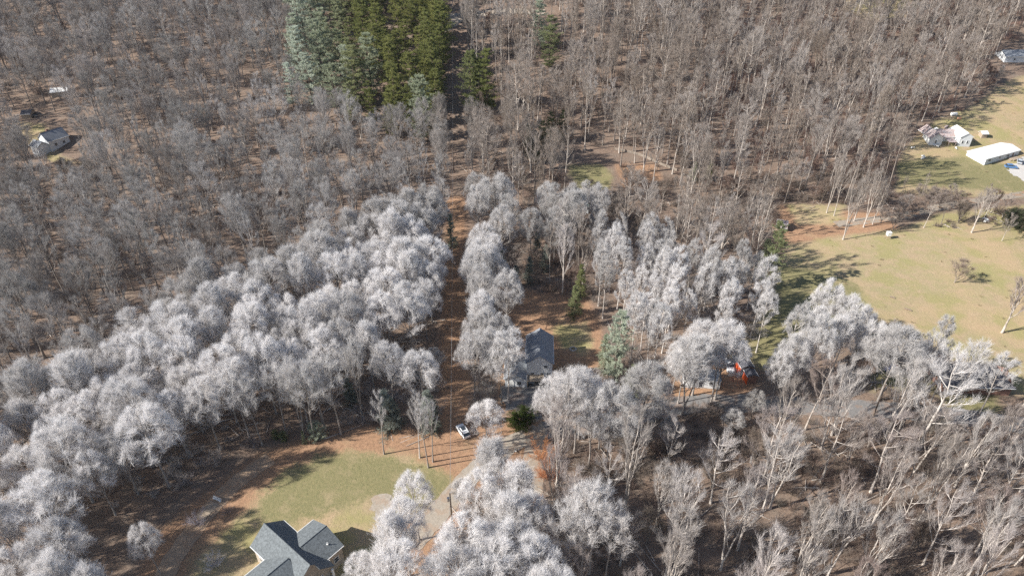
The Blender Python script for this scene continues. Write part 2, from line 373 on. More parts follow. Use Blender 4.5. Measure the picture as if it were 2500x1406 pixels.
def decid(name, seed, H=24, R=5, cb=.5, nl=14, nb=9, nt=8, ns=9, sl=.75, sw=.034, dome=.2, tr=.24, barks=None, tl=1.0, b2=.045, bl=.42, soft=False, forks=1, wob=.35, up=.35, stray=.12):
    rg = np.random.default_rng(seed); n = 10
    TP = []; trunk_parts = []
    for k in range(forks):
        ts = np.linspace(0, 1, n + 1); off = np.cumsum(rg.normal(size=(n + 1, 2)) * wob * .35, 0); off -= off[0]
        top = rg.normal(size=2) * .5 + (0 if forks == 1 else 1) * R * .45 * np.array([math.cos(k * 6.28 / forks + seed), math.sin(k * 6.28 / forks + seed)])
        Hk = H * (.93 if k == 0 else rg.uniform(.8, .92)); fs = .12 if forks > 1 else 0
        bend = np.clip((ts - fs), 0, 1)[:, None] * top[None]
        P = np.concatenate([off * (0.3 + .7 * ts[:, None]) + bend, (ts * Hk)[:, None]], 1)
        rr = tr * (1 - .12 * k) * (1 - .82 * ts ** .9); rr[0] *= 1.45
        trunk_parts.append((*prisms(P[:-1], P[1:], rr[:-1], rr[1:], 7), 0)); TP.append((P, rr, Hk))
    # limbs reach for a domed envelope
    L0 = []; L2 = []; LR = []; per = max(3, nl // forks)
    for (P, rr, Hk) in TP:
        s = np.linspace(cb, .95, per) + rg.uniform(-.02, .02, per)
        ix = s * n; i0 = np.clip(ix.astype(int), 0, n - 1); fr = (ix - i0)[:, None]
        a = P[i0] * (1 - fr) + P[i0 + 1] * fr
        az = np.arange(per) * 2.4 + rg.uniform(0, 6.28) + rg.normal(size=per) * .3
        sr = (s - cb) / (.95 - cb)
        rad = R * np.sqrt(np.clip(1 - (sr * .93) ** 2, 0, 1)) * rg.uniform(.72, 1.06, per) * (.62 if forks > 1 else 1)
        ex = a[:, 0] * .6 + np.cos(az) * rad; ey = a[:, 1] * .6 + np.sin(az) * rad
        rc = np.hypot(ex, ey) / R
        ez = H * (1 - dome * np.clip(rc, 0, 1.3) ** 2) - rg.uniform(0, .06, per) * H
        ez = np.minimum(ez, a[:, 2] + (ez - a[:, 2]) * (.75 + .25 * sr)); ez = np.maximum(ez, a[:, 2] + .5)
        c = np.stack([ex, ey, ez], -1); L0.append(a); L2.append(c)
        LR.append(.42 * np.interp(s, np.linspace(0, 1, n + 1), rr) + .02)
    a = np.concatenate(L0); c = np.concatenate(L2); lr = np.concatenate(LR)
    m = a * .45 + c * .55; m[:, :2] += (c - a)[:, :2] * .12; m[:, 2] -= (c - a)[:, 2] * .14; m += rg.normal(size=m.shape) * .35
    B = bez(a, m, c, 6); nl_ = len(a); tt = np.linspace(1, .22, 7)
    trunk_parts.append((*prisms(B[:, :-1].reshape(-1, 3), B[:, 1:].reshape(-1, 3), (lr[:, None] * tt[None, :-1]).ravel(), (lr[:, None] * tt[None, 1:]).ravel(), 5), 0))
    # level 2
    def along(B, cnt, lo):
        k = B.shape[1] - 1; t = lo + (1 - lo) * (np.arange(cnt)[None] + rg.uniform(.2, .8, (len(B), cnt))) / cnt; ix = np.clip(t * k, 0, k - 1e-4); i = ix.astype(int); f = (ix - i)[..., None]
        r = np.arange(len(B))[:, None]; p = B[r, i] * (1 - f) + B[r, i + 1] * f; d = unit(B[r, i + 1] - B[r, i]); return p.reshape(-1, 3), d.reshape(-1, 3), t.ravel()
    p, d, t = along(B, nb, .22); N2 = len(p)
    ax = np.array([[0, 0, 1.]]); out = unit(p * [[1, 1, 0]] + 1e-3)
    dd = unit(d * 1.2 + unit(rg.normal(size=(N2, 3))) * .75 + out * .2 + ax * up)
    ln = (np.linalg.norm(c - a, axis=1).repeat(nb)) * bl * (1.15 - t * .75) * rg.uniform(.6, 1.15, N2)
    e = p + dd * ln[:, None]
    def dome_in(q, k=1.0):
        rr_ = np.hypot(q[:, 0], q[:, 1]); f_ = np.minimum(1, R * 1.06 * k / (rr_ + 1e-6)); q[:, :2] *= f_[:, None]; rr_ = rr_ * f_ / R
        if forks == 1 and soft: q[:, 2] = np.minimum(q[:, 2], H * k * (1.0 - dome * .92 * rr_ ** 2.2) + rg.uniform(-.45, .1, len(q)))
        else: q[:, 2] = np.minimum(q[:, 2], H * 1.01)
        return q
    e = dome_in(e)
    mid = (p + e) / 2 + rg.normal(size=p.shape) * .18 - ax * .12; B2 = bez(p, mid, e, 3)
    r2 = b2 * (1.2 - t * .5); q = np.array([1, .72, .46, .24])
    crown = [(*prisms(B2[:, :-1].reshape(-1, 3), B2[:, 1:].reshape(-1, 3), (r2[:, None] * q[None, :-1]).ravel(), (r2[:, None] * q[None, 1:]).ravel(), 3), 0)]
    # level 3 twigs
    p3, d3, t3 = along(B2, nt, .12); N3 = len(p3)
    dd3 = unit(d3 * 1.0 + unit(rg.normal(size=(N3, 3))) * .75 + ax * up * .9)
    l3 = tl * rg.uniform(.7, 1.7, N3) * (R / 5) ** .5; e3 = dome_in(p3 + dd3 * l3[:, None], 1.02)
    crown.append((*prisms(p3, e3, np.full(N3, .019), np.full(N3, .008), 3), 1))
    # fine twigs
    rep = lambda a_: np.repeat(a_, ns, 0); tf = rg.uniform(.1, 1, (N3 * ns, 1)); ps = rep(p3) * (1 - tf) + rep(e3) * tf
    ds = unit(rep(dd3) * .9 + unit(rg.normal(size=ps.shape)) * .7 + ax * up * .7)
    crown.append((*slivers(ps, ds, rg.uniform(.5, 1.3, len(ps)) * sl, np.full(len(ps), sw), rg), 1))
    V, F, MI = join_parts(trunk_parts); tm = np_mesh('trunk', V, F, [barks or M_BARK], MI, smooth=True)
    V, F, MI = join_parts(crown); cm = np_mesh('crown', V, F, [M_BR, M_TWIG], MI)
    return tm, cm, H, R
def conifer(name, seed, H=24, R=4.2, cb=.12, whorls=17, per=6, tuft=12, nn=12, nl=.5, nw=.085, shape='pine', frost=0):
    rg = np.random.default_rng(seed); n = 8; ts = np.linspace(0, 1, n + 1)
    P = np.stack([np.cumsum(rg.normal(size=n + 1) * .12), np.cumsum(rg.normal(size=n + 1) * .12), ts * H], -1); P[:, :2] -= P[0, :2]
    rr = .27 * (1 - .93 * ts); v, f = prisms(P[:-1], P[1:], rr[:-1], rr[1:], 7); parts = [(v, f, 0)]
    a = []; c = []
    for k in range(whorls):
        s = cb + (1 - cb) * (k + rg.uniform(-.25, .25)) / whorls; s = min(max(s, cb), .985)
        prof = min(1, (1 - s) * 2.1) ** .6 * (.75 + .25 * math.sin(k * 2.1 + seed)) * (1.0 if s > .3 else .75 + .8 * s) if shape == 'pine' else (1 - s) ** .95
        for j in range(per):
            az = rg.uniform(0, 6.28); rad = R * prof * rg.uniform(.55, 1.18) + .35
            z = s * H; base = np.array([np.interp(z, P[:, 2], P[:, 0]), np.interp(z, P[:, 2], P[:, 1]), z])
            lift = rad * (rg.uniform(.05, .38) if shape == 'pine' else rg.uniform(-.25, .05))
            a.append(base); c.append(base + np.array([math.cos(az) * rad, math.sin(az) * rad, lift]))
    a = np.array(a); c = np.array(c); m = (a + c) / 2 + np.array([0, 0, -.15]) * np.linalg.norm(c - a, axis=1)[:, None]
    B = bez(a, m, c, 3); q = np.array([.06, .045, .03, .012])
    parts.append((*prisms(B[:, :-1].reshape(-1, 3), B[:, 1:].reshape(-1, 3), np.tile(q[:-1], len(a)), np.tile(q[1:], len(a)), 3), 0))
    V, F, MI = join_parts(parts); tm = np_mesh('trunk', V, F, [M_PTRUNK], MI, smooth=True)
    k = 3; t = (.18 + .82 * (np.arange(tuft)[None] + rg.uniform(0, 1, (len(a), tuft))) / tuft); ix = np.clip(t * k, 0, k - 1e-4); i = ix.astype(int); fr = (ix - i)[..., None]
    r = np.arange(len(a))[:, None]; p = B[r, i] * (1 - fr) + B[r, i + 1] * fr; ln = np.linalg.norm(c - a, axis=1)[:, None, None]
    side = rg.normal(size=p.shape) * np.array([1, 1, .3]) * ln * .10 * (1.1 - .5 * t[..., None]); p = (p + side).reshape(-1, 3)
    d = unit(c - a); d = np.repeat(d, tuft, 0)
    ps = np.repeat(p, nn, 0) + rg.normal(size=(len(p) * nn, 3)) * .13; dd = unit(np.repeat(d, nn, 0) * .7 + unit(rg.normal(size=ps.shape)) * .9 + np.array([[0, 0, .35]]))
    v, f = slivers(ps, dd, rg.uniform(.6, 1.2, len(ps)) * nl, np.full(len(ps), nw), rg)
    cm = np_mesh('crown', v, [f], [M_NEEDLE]); return tm, cm, H, R
BROAD = [decid('broad', 100 + i, H=23 + (i % 3), R=5.9, cb=.34, nl=36, nb=9, nt=8, ns=10, sl=.88, sw=.0225, tl=1.2, bl=.34, soft=True, dome=.36, tr=.25, forks=(1, 1, 1, 1, 2)[i], up=.5, stray=.2) for i in range(5)]
MID = [decid('mid', 200 + i, H=24, R=4.9, cb=.38, nl=24, nb=8, nt=6, ns=6, bl=.36, soft=True, sl=1.0, sw=.018, dome=.3, tr=.24, forks=(1, 2, 1, 1)[i], wob=.45, up=.55) for i in range(4)]
SLIM = [decid('slim', 300 + i, H=27, R=3.0, cb=.42, nl=15, nb=8, nt=6, ns=4, sl=1.0, sw=.019, dome=.34, tr=.26, barks=M_PALE if i % 2 else None, wob=.3, up=.9) for i in range(4)]
SLIMF = [decid('slim_frosted', 350 + i, H=26, R=3.3, cb=.44, nl=22, nb=8, nt=7, ns=8, sl=.9, sw=.029, bl=.36, soft=True, dome=.34, tr=.2, barks=M_PALE, wob=.3, up=.75) for i in range(3)]
PALE = [decid('pale', 400 + i, H=25, R=6.0, cb=.3, nl=16, nb=9, nt=7, ns=4, sl=1.1, sw=.02, b2=.075, dome=.36, tr=.30, barks=M_PALE, forks=(2, 1, 3, 2, 1)[i], wob=.7, up=.75) for i in range(5)]
LOW = [decid('low', 500 + i, H=9, R=3.4, cb=.22, nl=12, nb=8, nt=6, ns=6, sl=.6, sw=.026, dome=.35, tr=.10, forks=3, wob=.5) for i in range(3)]
PINE = [conifer('pine', 600 + i, H=27, R=6.4, cb=.08, whorls=13, per=8, tuft=14, nn=13, nl=.7, nw=.12) for i in range(4)]
SPRUCE = [conifer('spruce', 650 + i, H=13, R=3.0, cb=.04, whorls=16, per=7, tuft=9, nn=11, nl=.42, nw=.075, shape='spruce') for i in range(2)]
BUSHY = [conifer('bushy', 680 + i, H=5, R=3.3, cb=.02, whorls=9, per=8, tuft=10, nn=11, nl=.4, nw=.08, shape='pine') for i in range(2)]

# ------------------------------------------------------------------ where the trees stand
BB = {}
def inside(P, x, y):
    k = id(P)
    if k not in BB: BB[k] = (P, min(p[0] for p in P), max(p[0] for p in P), min(p[1] for p in P), max(p[1] for p in P))
    _, a, b, c, d = BB[k]
    if x < a or x > b or y < c or y > d: return False
    s = False; j = len(P) - 1
    for i in range(len(P)):
        ax, ay = P[i]; bx, by = P[j]; j = i
        if (ay > y) != (by > y) and x < (bx - ax) * (y - ay) / (by - ay) + ax: s = not s
    return s
def psd(P, x, y):
    s = inside(P, x, y); k, a, b, c, d = BB[id(P)]
    if not s and (x < a - 60 or x > b + 60 or y < c - 60 or y > d + 60): return 99.0
    m = 1e18; j = len(P) - 1
    for i in range(len(P)):
        ax, ay = P[i]; bx, by = P[j]; j = i; ex, ey = bx - ax, by - ay
        t = max(0, min(1, ((x - ax) * ex + (y - ay) * ey) / (ex * ex + ey * ey + 1e-9))); m = min(m, (x - ax - t * ex) ** 2 + (y - ay - t * ey) ** 2)
    return (-1 if s else 1) * math.sqrt(m)
FROST = [  # (polygon in the photo for crown centres, strength)
    ([(1090, 505), (1090, 985), (1000, 1000), (760, 985), (600, 1040), (430, 1190), (300, 1260), (200, 1450), (-300, 1600), (-300, 1080), (0, 985), (150, 890), (330, 775), (520, 690), (700, 640), (860, 560), (980, 510)], 1.0),
    ([(1105, 440), (1230, 450), (1255, 590), (1250, 800), (1235, 980), (1120, 980), (1095, 800), (1105, 560)], .85), ([(1270, 465), (1490, 465), (1500, 540), (1290, 540)], .55),
    ([(1450, 530), (1600, 560), (1730, 640), (1880, 640), (1920, 700), (2060, 690), (2120, 790), (2110, 850), (1880, 870), (1830, 920), (1580, 930), (1560, 840), (1490, 730)], .85),
    ([(2190, 830), (2320, 800), (2450, 860), (2440, 930), (2250, 930)], .8),
    ([(1100, 1060), (1250, 1100), (1350, 1200), (1360, 1500), (1080, 1500), (1080, 1250)], 1.0),
    ([(1340, 860), (1500, 880), (1510, 1010), (1340, 1000)], .8), ([(1380, 1140), (1500, 1130), (1510, 1280), (1390, 1280)], .3)]
def frost_at(px, py):
    f = 0
    for P, s in FROST:
        d = psd(P, px, py); f = max(f, s * min(1, max(0, .56 - d / 125)))
    return f
NOBASE = [  # no tree foot inside (photo, on the ground)
    [(1074, 1100), (1150, 1090), (1144, 700), (1140, 300), (1140, 20), (1092, 20), (1085, 500), (1077, 800)],
    [(285, 1310), (370, 1225), (455, 1185), (545, 1140), (620, 1090), (760, 1068), (900, 1040), (1060, 1050), (1160, 1015), (1330, 1000), (1345, 1060), (1330, 1240), (1110, 1240), (1100, 1400), (1100, 1900), (-100, 1900), (250, 1450)],
    [(1215, 700), (1290, 705), (1440, 735), (1480, 800), (1470, 940), (1360, 945), (1345, 1020), (1215, 1015), (1200, 800)],
    [(1280, 980), (1330, 980), (1325, 1200), (1345, 1400), (1400, 1600), (1345, 1650), (1300, 1400), (1275, 1200)],
    [(1900, 600), (2050, 578), (2250, 560), (2560, 545), (2620, 1000), (2420, 950), (2280, 860), (2130, 800), (2090, 740), (2040, 900), (1850, 900), (1880, 760)],
    [(2180, 470), (2190, 380), (2280, 290), (2380, 262), (2430, 215), (2440, 110), (2640, 60), (2640, 480)],
    [(1345, 405), (1370, 380), (1500, 368), (1520, 420), (1500, 470), (1390, 468)],
    [(50, 285), (150, 275), (210, 330), (200, 380), (120, 390), (45, 320)],
    [(1640, 880), (1700, 870), (1840, 860), (1890, 950), (1830, 1000), (1640, 990)],
    [(2240, 890), (2500, 900), (2500, 990), (2290, 1010)], [(1060, 20), (1170, 10), (1350, 20), (1350, 45), (1160, 60), (1060, 100)],
    [(2060, -20), (2210, -20), (2210, 45), (2060, 50)], [(1310, 1030), (1560, 995), (1700, 970), (2340, 995), (2560, 1030), (2560, 1070), (2300, 1040), (1700, 1005), (1560, 1030), (1340, 1070)],
    [(1890, 500), (2070, 500), (2200, 520), (2300, 490), (2560, 450), (2560, 500), (2280, 545), (1900, 600)]]
KEEP = [  # nothing in front of these (photo)
    [(1285, 800), (1350, 800), (1352, 905), (1290, 905)], [(1355, 810), (1425, 815), (1420, 870), (1360, 870)], [(1110, 1030), (1150, 1030), (1150, 1075), (1110, 1075)], [(600, 1255), (850, 1255), (850, 1500), (580, 1500)],
    [(2260, 300), (2500, 290), (2520, 425), (2360, 420), (2250, 370)], [(2430, 110), (2520, 110), (2520, 155), (2430, 155)], [(105, 280), (170, 280), (165, 380), (105, 370)],
    [(55, 262), (95, 262), (95, 300), (55, 300)], [(1765, 870), (1800, 870), (1800, 915), (1765, 915)], [(1805, 880), (1845, 880), (1840, 945), (1810, 945)], [(1680, 905), (1730, 905), (1730, 945), (1680, 945)],
    [(2155, 885), (2200, 885), (2200, 912), (2155, 912)], [(1500, 350), (1650, 395), (1645, 425), (1500, 375)],
    [(640, 1100), (1060, 1060), (1110, 1120), (1100, 1180), (900, 1250), (640, 1250)], [(2370, 905), (2470, 920), (2460, 955), (2370, 945)], [(2140, 940), (2160, 940), (2155, 1000), (2130, 1000)],
    [(1090, 495), (1120, 495), (1120, 620), (1092, 620)], [(1870, 600), (2100, 600), (2120, 690), (1920, 700)], [(1240, 720), (1380, 730), (1400, 790), (1240, 790)], [(1390, 385), (1500, 385), (1500, 440), (1400, 440)],
    [(1104, 50), (1124, 50), (1128, 500), (1130, 1010), (1092, 1010), (1096, 500)], [(2110, 600), (2480, 580), (2400, 780), (2130, 740)], [(1885, 535), (1920, 535), (1920, 570), (1885, 570)]]
KEEP_GREEN = [[(730, 50), (1082, 50), (1085, 225), (940, 215), (720, 150)], [(1135, 150), (1212, 150), (1210, 250), (1140, 250)], [(1320, 20), (1368, 20), (1365, 140), (1325, 140)], [(1475, 770), (1520, 770), (1520, 900), (1470, 900)]]
def hides(x, y, z0, H, R, green=True):
    for h in (.35, .6, .8, .97):
        wdt = R * .75 if h > .5 else 0.2; px, py = PX(x, y, z0 + H * h); pr, _ = PX(x + wdt, y, z0 + H * h); r = abs(pr - px)
        for P in (KEEP if green else KEEP + KEEP_GREEN):
            for ox in (-r, 0, r):
                if inside(P, px + ox, py): return True
    return False
TREES = []      # (kind, protos, x, y, scale, rz, colour, frost)
GRIDC = {}
def near_ok(x, y, s):
    c = int(x // 8), int(y // 8)
    for i in (-1, 0, 1):
        for j in (-1, 0, 1):
            for (a, b, r) in GRIDC.get((c[0] + i, c[1] + j), ()):
                if (a - x) ** 2 + (b - y) ** 2 < min(s, r) ** 2: return False
    return True
def reserve(x, y, s): GRIDC.setdefault((int(x // 8), int(y // 8)), []).append((x, y, s))
def lerp(a, b, t): return tuple(a[i] * (1 - t) + b[i] * t for i in range(3))
WHITE = (.88, .855, .845); GREY = (.38, .36, .34); BROWN = (.37, .32, .285); TAUPE = (.40, .355, .32)
def plant(kind, protos, px, py, h=None, col=None, frost=0, wide=1.0, look=None, rz=None):
    g = G(px, py); pr = rnd.choice(protos); s = (h / pr[2]) if h else rnd.uniform(.9, 1.1)
    TREES.append(dict(kind=kind, proto=pr, x=g.x, y=g.y, s=s, w=wide, rz=rnd.uniform(0, 6.28) if rz is None else rz, col=col or GREY, frost=frost, look=look, hand=True)); reserve(g.x, g.y, 4.5 * wide)
def wc(f, base=GREY): return lerp(base, WHITE, f)
# --- trees one can tell apart, by the foot of their trunks in the photo
for px, py, h in ((938, 1108, 20), (1025, 1117, 21), (1046, 1141, 22), (1057, 1127, 21)):
    plant('bare', SLIM, px, py, h, wc(.45), .45, .8, 'slender pale bare tree standing alone on the lawn edge')
for px, py, h, f in ((833, 1060, 24, .5), (884, 1010, 23, .5), (770, 1075, 24, .6), (745, 1068, 24, .6), (640, 1085, 22, .6), (795, 1050, 23, .6), (700, 1062, 22, .6)):
    plant('frosted', MID, px, py, h, wc(f), f, .9)
plant('frosted', BROAD, 1188, 1085, 13.5, wc(1), 1, 1.25, 'small rounded white tree beside the parked white car')
plant('frosted', SLIMF, 1240, 985, 25, wc(.75), .75, 1.35, 'tall white-topped tree on a straight pale trunk by the metal-roofed house')
for px, py, h in ((1024, 1318, 20), (1002, 1405, 22), (980, 1450, 23), (1000, 1540, 25), (960, 1500, 20), (905, 1500, 18)):
    plant('frosted', BROAD, px, py, h, wc(1), 1, .85)
for px, py, h in ((1222, 1290, 20), (1265, 1310, 21), (1245, 1390, 22), (1290, 1380, 21), (1205, 1450, 20), (1255, 1480, 24), (1215, 1540, 25), (1305, 1520, 24), (1335, 1600, 25)):
    plant('frosted', BROAD, px, py, h, wc(.95), .95, .95)
for px, py, h, f in ((1418, 1410, 27, .8), (1438, 1400, 27, .8), (1380, 1420, 24, .7), (1475, 1430, 24, .6), (1370, 1122, 27, .75), (1387, 1095, 25, .75), (1402, 1105, 25, .75), (1437, 1145, 24, .8), (1462, 1095, 21, .8),
                     (1350, 1080, 21, .85), (1690, 965, 24, .85), (1745, 975, 25, .9), (1640, 960, 17, .9), (1655, 985, 18, .9), (1735, 985, 25, .7)):
    plant('frosted', BROAD if f > .8 else MID, px, py, h, wc(f, TAUPE), f, .9)
plant('pale', PALE, 1525, 1246, 30, wc(.15, TAUPE), .1, .7, 'big straight trunked bare tree in the clearing of the lower wood')
for px, py, h, f in ((1758, 1390, 25, .35), (1862, 1247, 25, .4), (1880, 1240, 24, .4), (2004, 1095, 25, .35), (2030, 1062, 25, .35), (2158, 1075, 25, .45), (2190, 1060, 23, .4), (2330, 1190, 22, .3),
                     (2020, 1406, 24, .25), (1950, 1420, 22, .25), (2100, 1430, 22, .25), (2360, 1410, 24, .3), (2480, 1380, 24, .3), (2420, 1260, 23, .25), (2490, 1200, 25, .25), (2180, 1330, 20, .2), (1640, 1430, 23, .3), (1600, 1290, 20, .3), (1620, 1420, 22, .3)):
    plant('pale', PALE, px, py, h, wc(f, TAUPE), f, .8)
plant('pale', PALE, 2242, 1096, 29, wc(.7, TAUPE), .7, 1.15, 'huge pale trunked tree with a wide frosted crown by the dark roofed house')
plant('frosted', SLIMF, 1843, 795, 24, wc(.65), .65, 1.2, 'tall slim frosted tree on a long bare trunk at the field edge')
for px, py, h, w_ in ((2372, 568, 17, 1.1), (2446, 588, 11, .8), (2058, 585, 23, .8), (2108, 555, 23, .8), (2018, 520, 23, .6), (2036, 527, 22, .6), (2085, 540, 20, .7), (2130, 548, 18, .7)):
    plant('pale', PALE, px, py, h, TAUPE, 0, w_, 'pale trunked bare tree at the far edge of the tan field')
plant('pale', LOW, 2330, 690, 8, (.36, .29, .24), 0, 1.5, 'low spreading bare tree alone in the tan field')
plant('pale', PALE, 2446, 812, 19, (.38, .32, .29), .3, 1.2, 'wide many-stemmed bare tree at the edge of the tan field')
plant('pale', PALE, 2510, 790, 19, (.38, .32, .29), .3, 1.2, 'wide many-stemmed bare tree at the edge of the tan field')
for px, py, h in ((1425, 560, 19), (1390, 565, 17), (1455, 585, 22), (1330, 560, 19)): plant('frosted', BROAD, px, py, h, wc(.55), .55, .8)
for px, py in ((1990, 830), (2040, 850), (2075, 880), (1960, 900), (2010, 930), (2090, 930), (1920, 950), (1880, 990)):
    plant('frosted', BROAD, px, py, rnd.uniform(17, 21), wc(.85), .85, .85)
for px, py in ((2230, 960), (2270, 985), (2330, 975), (2390, 1010)):
    plant('frosted', MID, px, py, 19, wc(.75), .75, 1.1)
PG = (.20, .22, .078); PGF = (.64, .70, .63)
def pine(px, py, h, f=0, wide=1, protos=PINE, look=None, g0=PG): plant('evergreen', protos, px, py, h, lerp(g0, PGF, f), f, wide, look)
pine(1103, 603, 13.5, .55, .85, SPRUCE, 'small lone frosted spruce standing in the cleared strip')
pine(1152, 268, 27, .05, 1.0, look='dark green pine beside the cleared strip'); pine(1190, 272, 28, 0, 1.0, look='dark green pine beside the cleared strip'); pine(1172, 262, 23, 0, 1)
pine(1340, 168, 25, .1, 1.1, look='tall lone pine among bare trees'); pine(1316, 120, 24, .5, 1.1)
pine(1415, 722, 12, .05, .9, SPRUCE); pine(1400, 770, 11, .1, 1.2, SPRUCE); pine(1498, 928, 23, .55, .85, g0=(.28, .30, .14), look='big pale-frosted pine beside the metal-roofed house'); pine(1475, 905, 13, .35, .9, SPRUCE)
pine(1540, 968, 11, .15, 1.1, SPRUCE, g0=(.14, .15, .05)); pine(1868, 702, 24, .12, .8); pine(1860, 650, 11, .2, 1.1); pine(1727, 440, 9, .05, 1.0, SPRUCE); pine(1690, 440, 8, .2, 1.3, SPRUCE)
pine(1267, 1040, 4.4, 0, 1.25, BUSHY, 'low dark green bush beside the driveway', (.06, .085, .02)); pine(1285, 1022, 4, 0, 1.1, BUSHY, g0=(.05, .07, .02))
pine(948, 1048, 13, .38, 1.25, SPRUCE, g0=(.10, .11, .08)); pine(965, 1042, 9, .25, 1.3, SPRUCE, g0=(.08, .09, .06)); pine(1048, 1052, 14, .4, .95, SPRUCE, g0=(.10, .11, .08)); pine(1058, 1048, 11, .2, 1.0, SPRUCE, g0=(.08, .09, .06))
pine(744, 1083, 4.5, .25, .75, SPRUCE, 'small frost-tipped green fir at the wood edge'); pine(695, 1076, 3, .1, .6, BUSHY); pine(675, 1070, 3, .1, .6, BUSHY); pine(775, 1072, 5, .5, .8, BUSHY)
for px, py, h in ((1305, 400, 15), (1322, 385, 16), (1290, 385, 15), (1345, 355, 15), (1370, 345, 14)): pine(px, py, h, 0, 1.0, g0=(.05, .06, .03))  # unseen evergreens, added among the bare trees to shade the clearing
for px, py in ((2150, 545), (2190, 540), (2225, 532), (2255, 520), (2290, 512), (2330, 505), (2205, 520), (2270, 500), (2240, 490), (2320, 480), (2180, 560), (2150, 500)): plant('pale', LOW, px, py, rnd.uniform(5, 8), lerp(TAUPE, (.30, .24, .21), rnd.random()), 0, 1.3)
for px, py, h in ((130, 1500, 20), (215, 1530, 21), (50, 1470, 21), (285, 1540, 19), (170, 1610, 23), (350, 1620, 21)): plant('frosted', BROAD, px, py, h, wc(.9), .9, .95)
plant('frosted', BROAD, 392, 1400, 15, wc(.8), .8, .8, 'small frosted tree standing alone on the slope below the earth path')
pine(2195, 25, 14, 0, 1.2); pine(2230, 20, 13, 0, 1.2); pine(2495, 560, 7, .02, 1.2, BUSHY, g0=(.05, .06, .03)); pine(2470, 548, 6, .02, 1.1, BUSHY, g0=(.05, .06, .03))
for px, py, h in ((1290, 690, 10), (1258, 705, 9), (1330, 660, 10), (1310, 620, 9), (860, 985, 9), (600, 950, 7), (1010, 925, 8), (1225, 665, 9), (1195, 610, 9)): pine(px, py, h, .3, 1.1, SPRUCE, g0=(.08, .09, .06))
for px, py in ((1225, 985), (1200, 955), (1160, 965), (1195, 905), (1165, 900), (1225, 910), (1240, 820), (1215, 760), (1180, 800)): plant('frosted', BROAD, px, py, rnd.uniform(19, 23), wc(.6), .6, .85)
ya = G(1080, 300).y; yb = G(1080, 40).y
for row, (xpx, off) in enumerate(((1070, 0), (1040, 4.0))):
    yy = ya + off; k = 0
    while yy < yb:
        pyy = min(range(40, 320, 4), key=lambda q: abs(G(xpx, q).y - yy)); k += 1
        pine(xpx + rnd.uniform(-12, 8), pyy, rnd.uniform(20, 29), 0, rnd.uniform(.7, .98), g0=lerp(PG, (.26, .26, .09), rnd.random()), look=f"green pine, {('nearest', 'second', 'third', 'fourth', 'fifth', 'sixth', 'seventh', 'eighth', 'ninth', 'tenth', 'eleventh', 'twelfth', 'thirteenth', 'fourteenth', 'fifteenth', 'sixteenth', 'seventeenth', 'eighteenth', 'nineteenth', 'twentieth')[min(k - 1, 19)]} of the {('edge', 'inner')[row]} row beside the cleared strip"); yy += rnd.uniform(6.5, 9.5)
def edge_row(xpx, y0, y1, step, side):
    yy = G(xpx, y0).y; ye = G(xpx, y1).y
    while yy < ye:
        pyy = min(range(y1 - 10, y0 + 10, 3), key=lambda q: abs(G(xpx, q).y - yy)); f = max(0, (pyy - 420) / 300)
        plant('bare', SLIM if rnd.random() < .7 else MID, xpx + rnd.uniform(-7, 7), pyy, rnd.uniform(18, 26), wc(f, lerp(GREY, BROWN, rnd.random())), f, .85); yy += step * rnd.uniform(.7, 1.3)
edge_row(1079, 500, 335, 3.4, 'left'); edge_row(1152, 470, 375, 5.5, 'right'); edge_row(1150, 130, 60, 6.0, 'right')
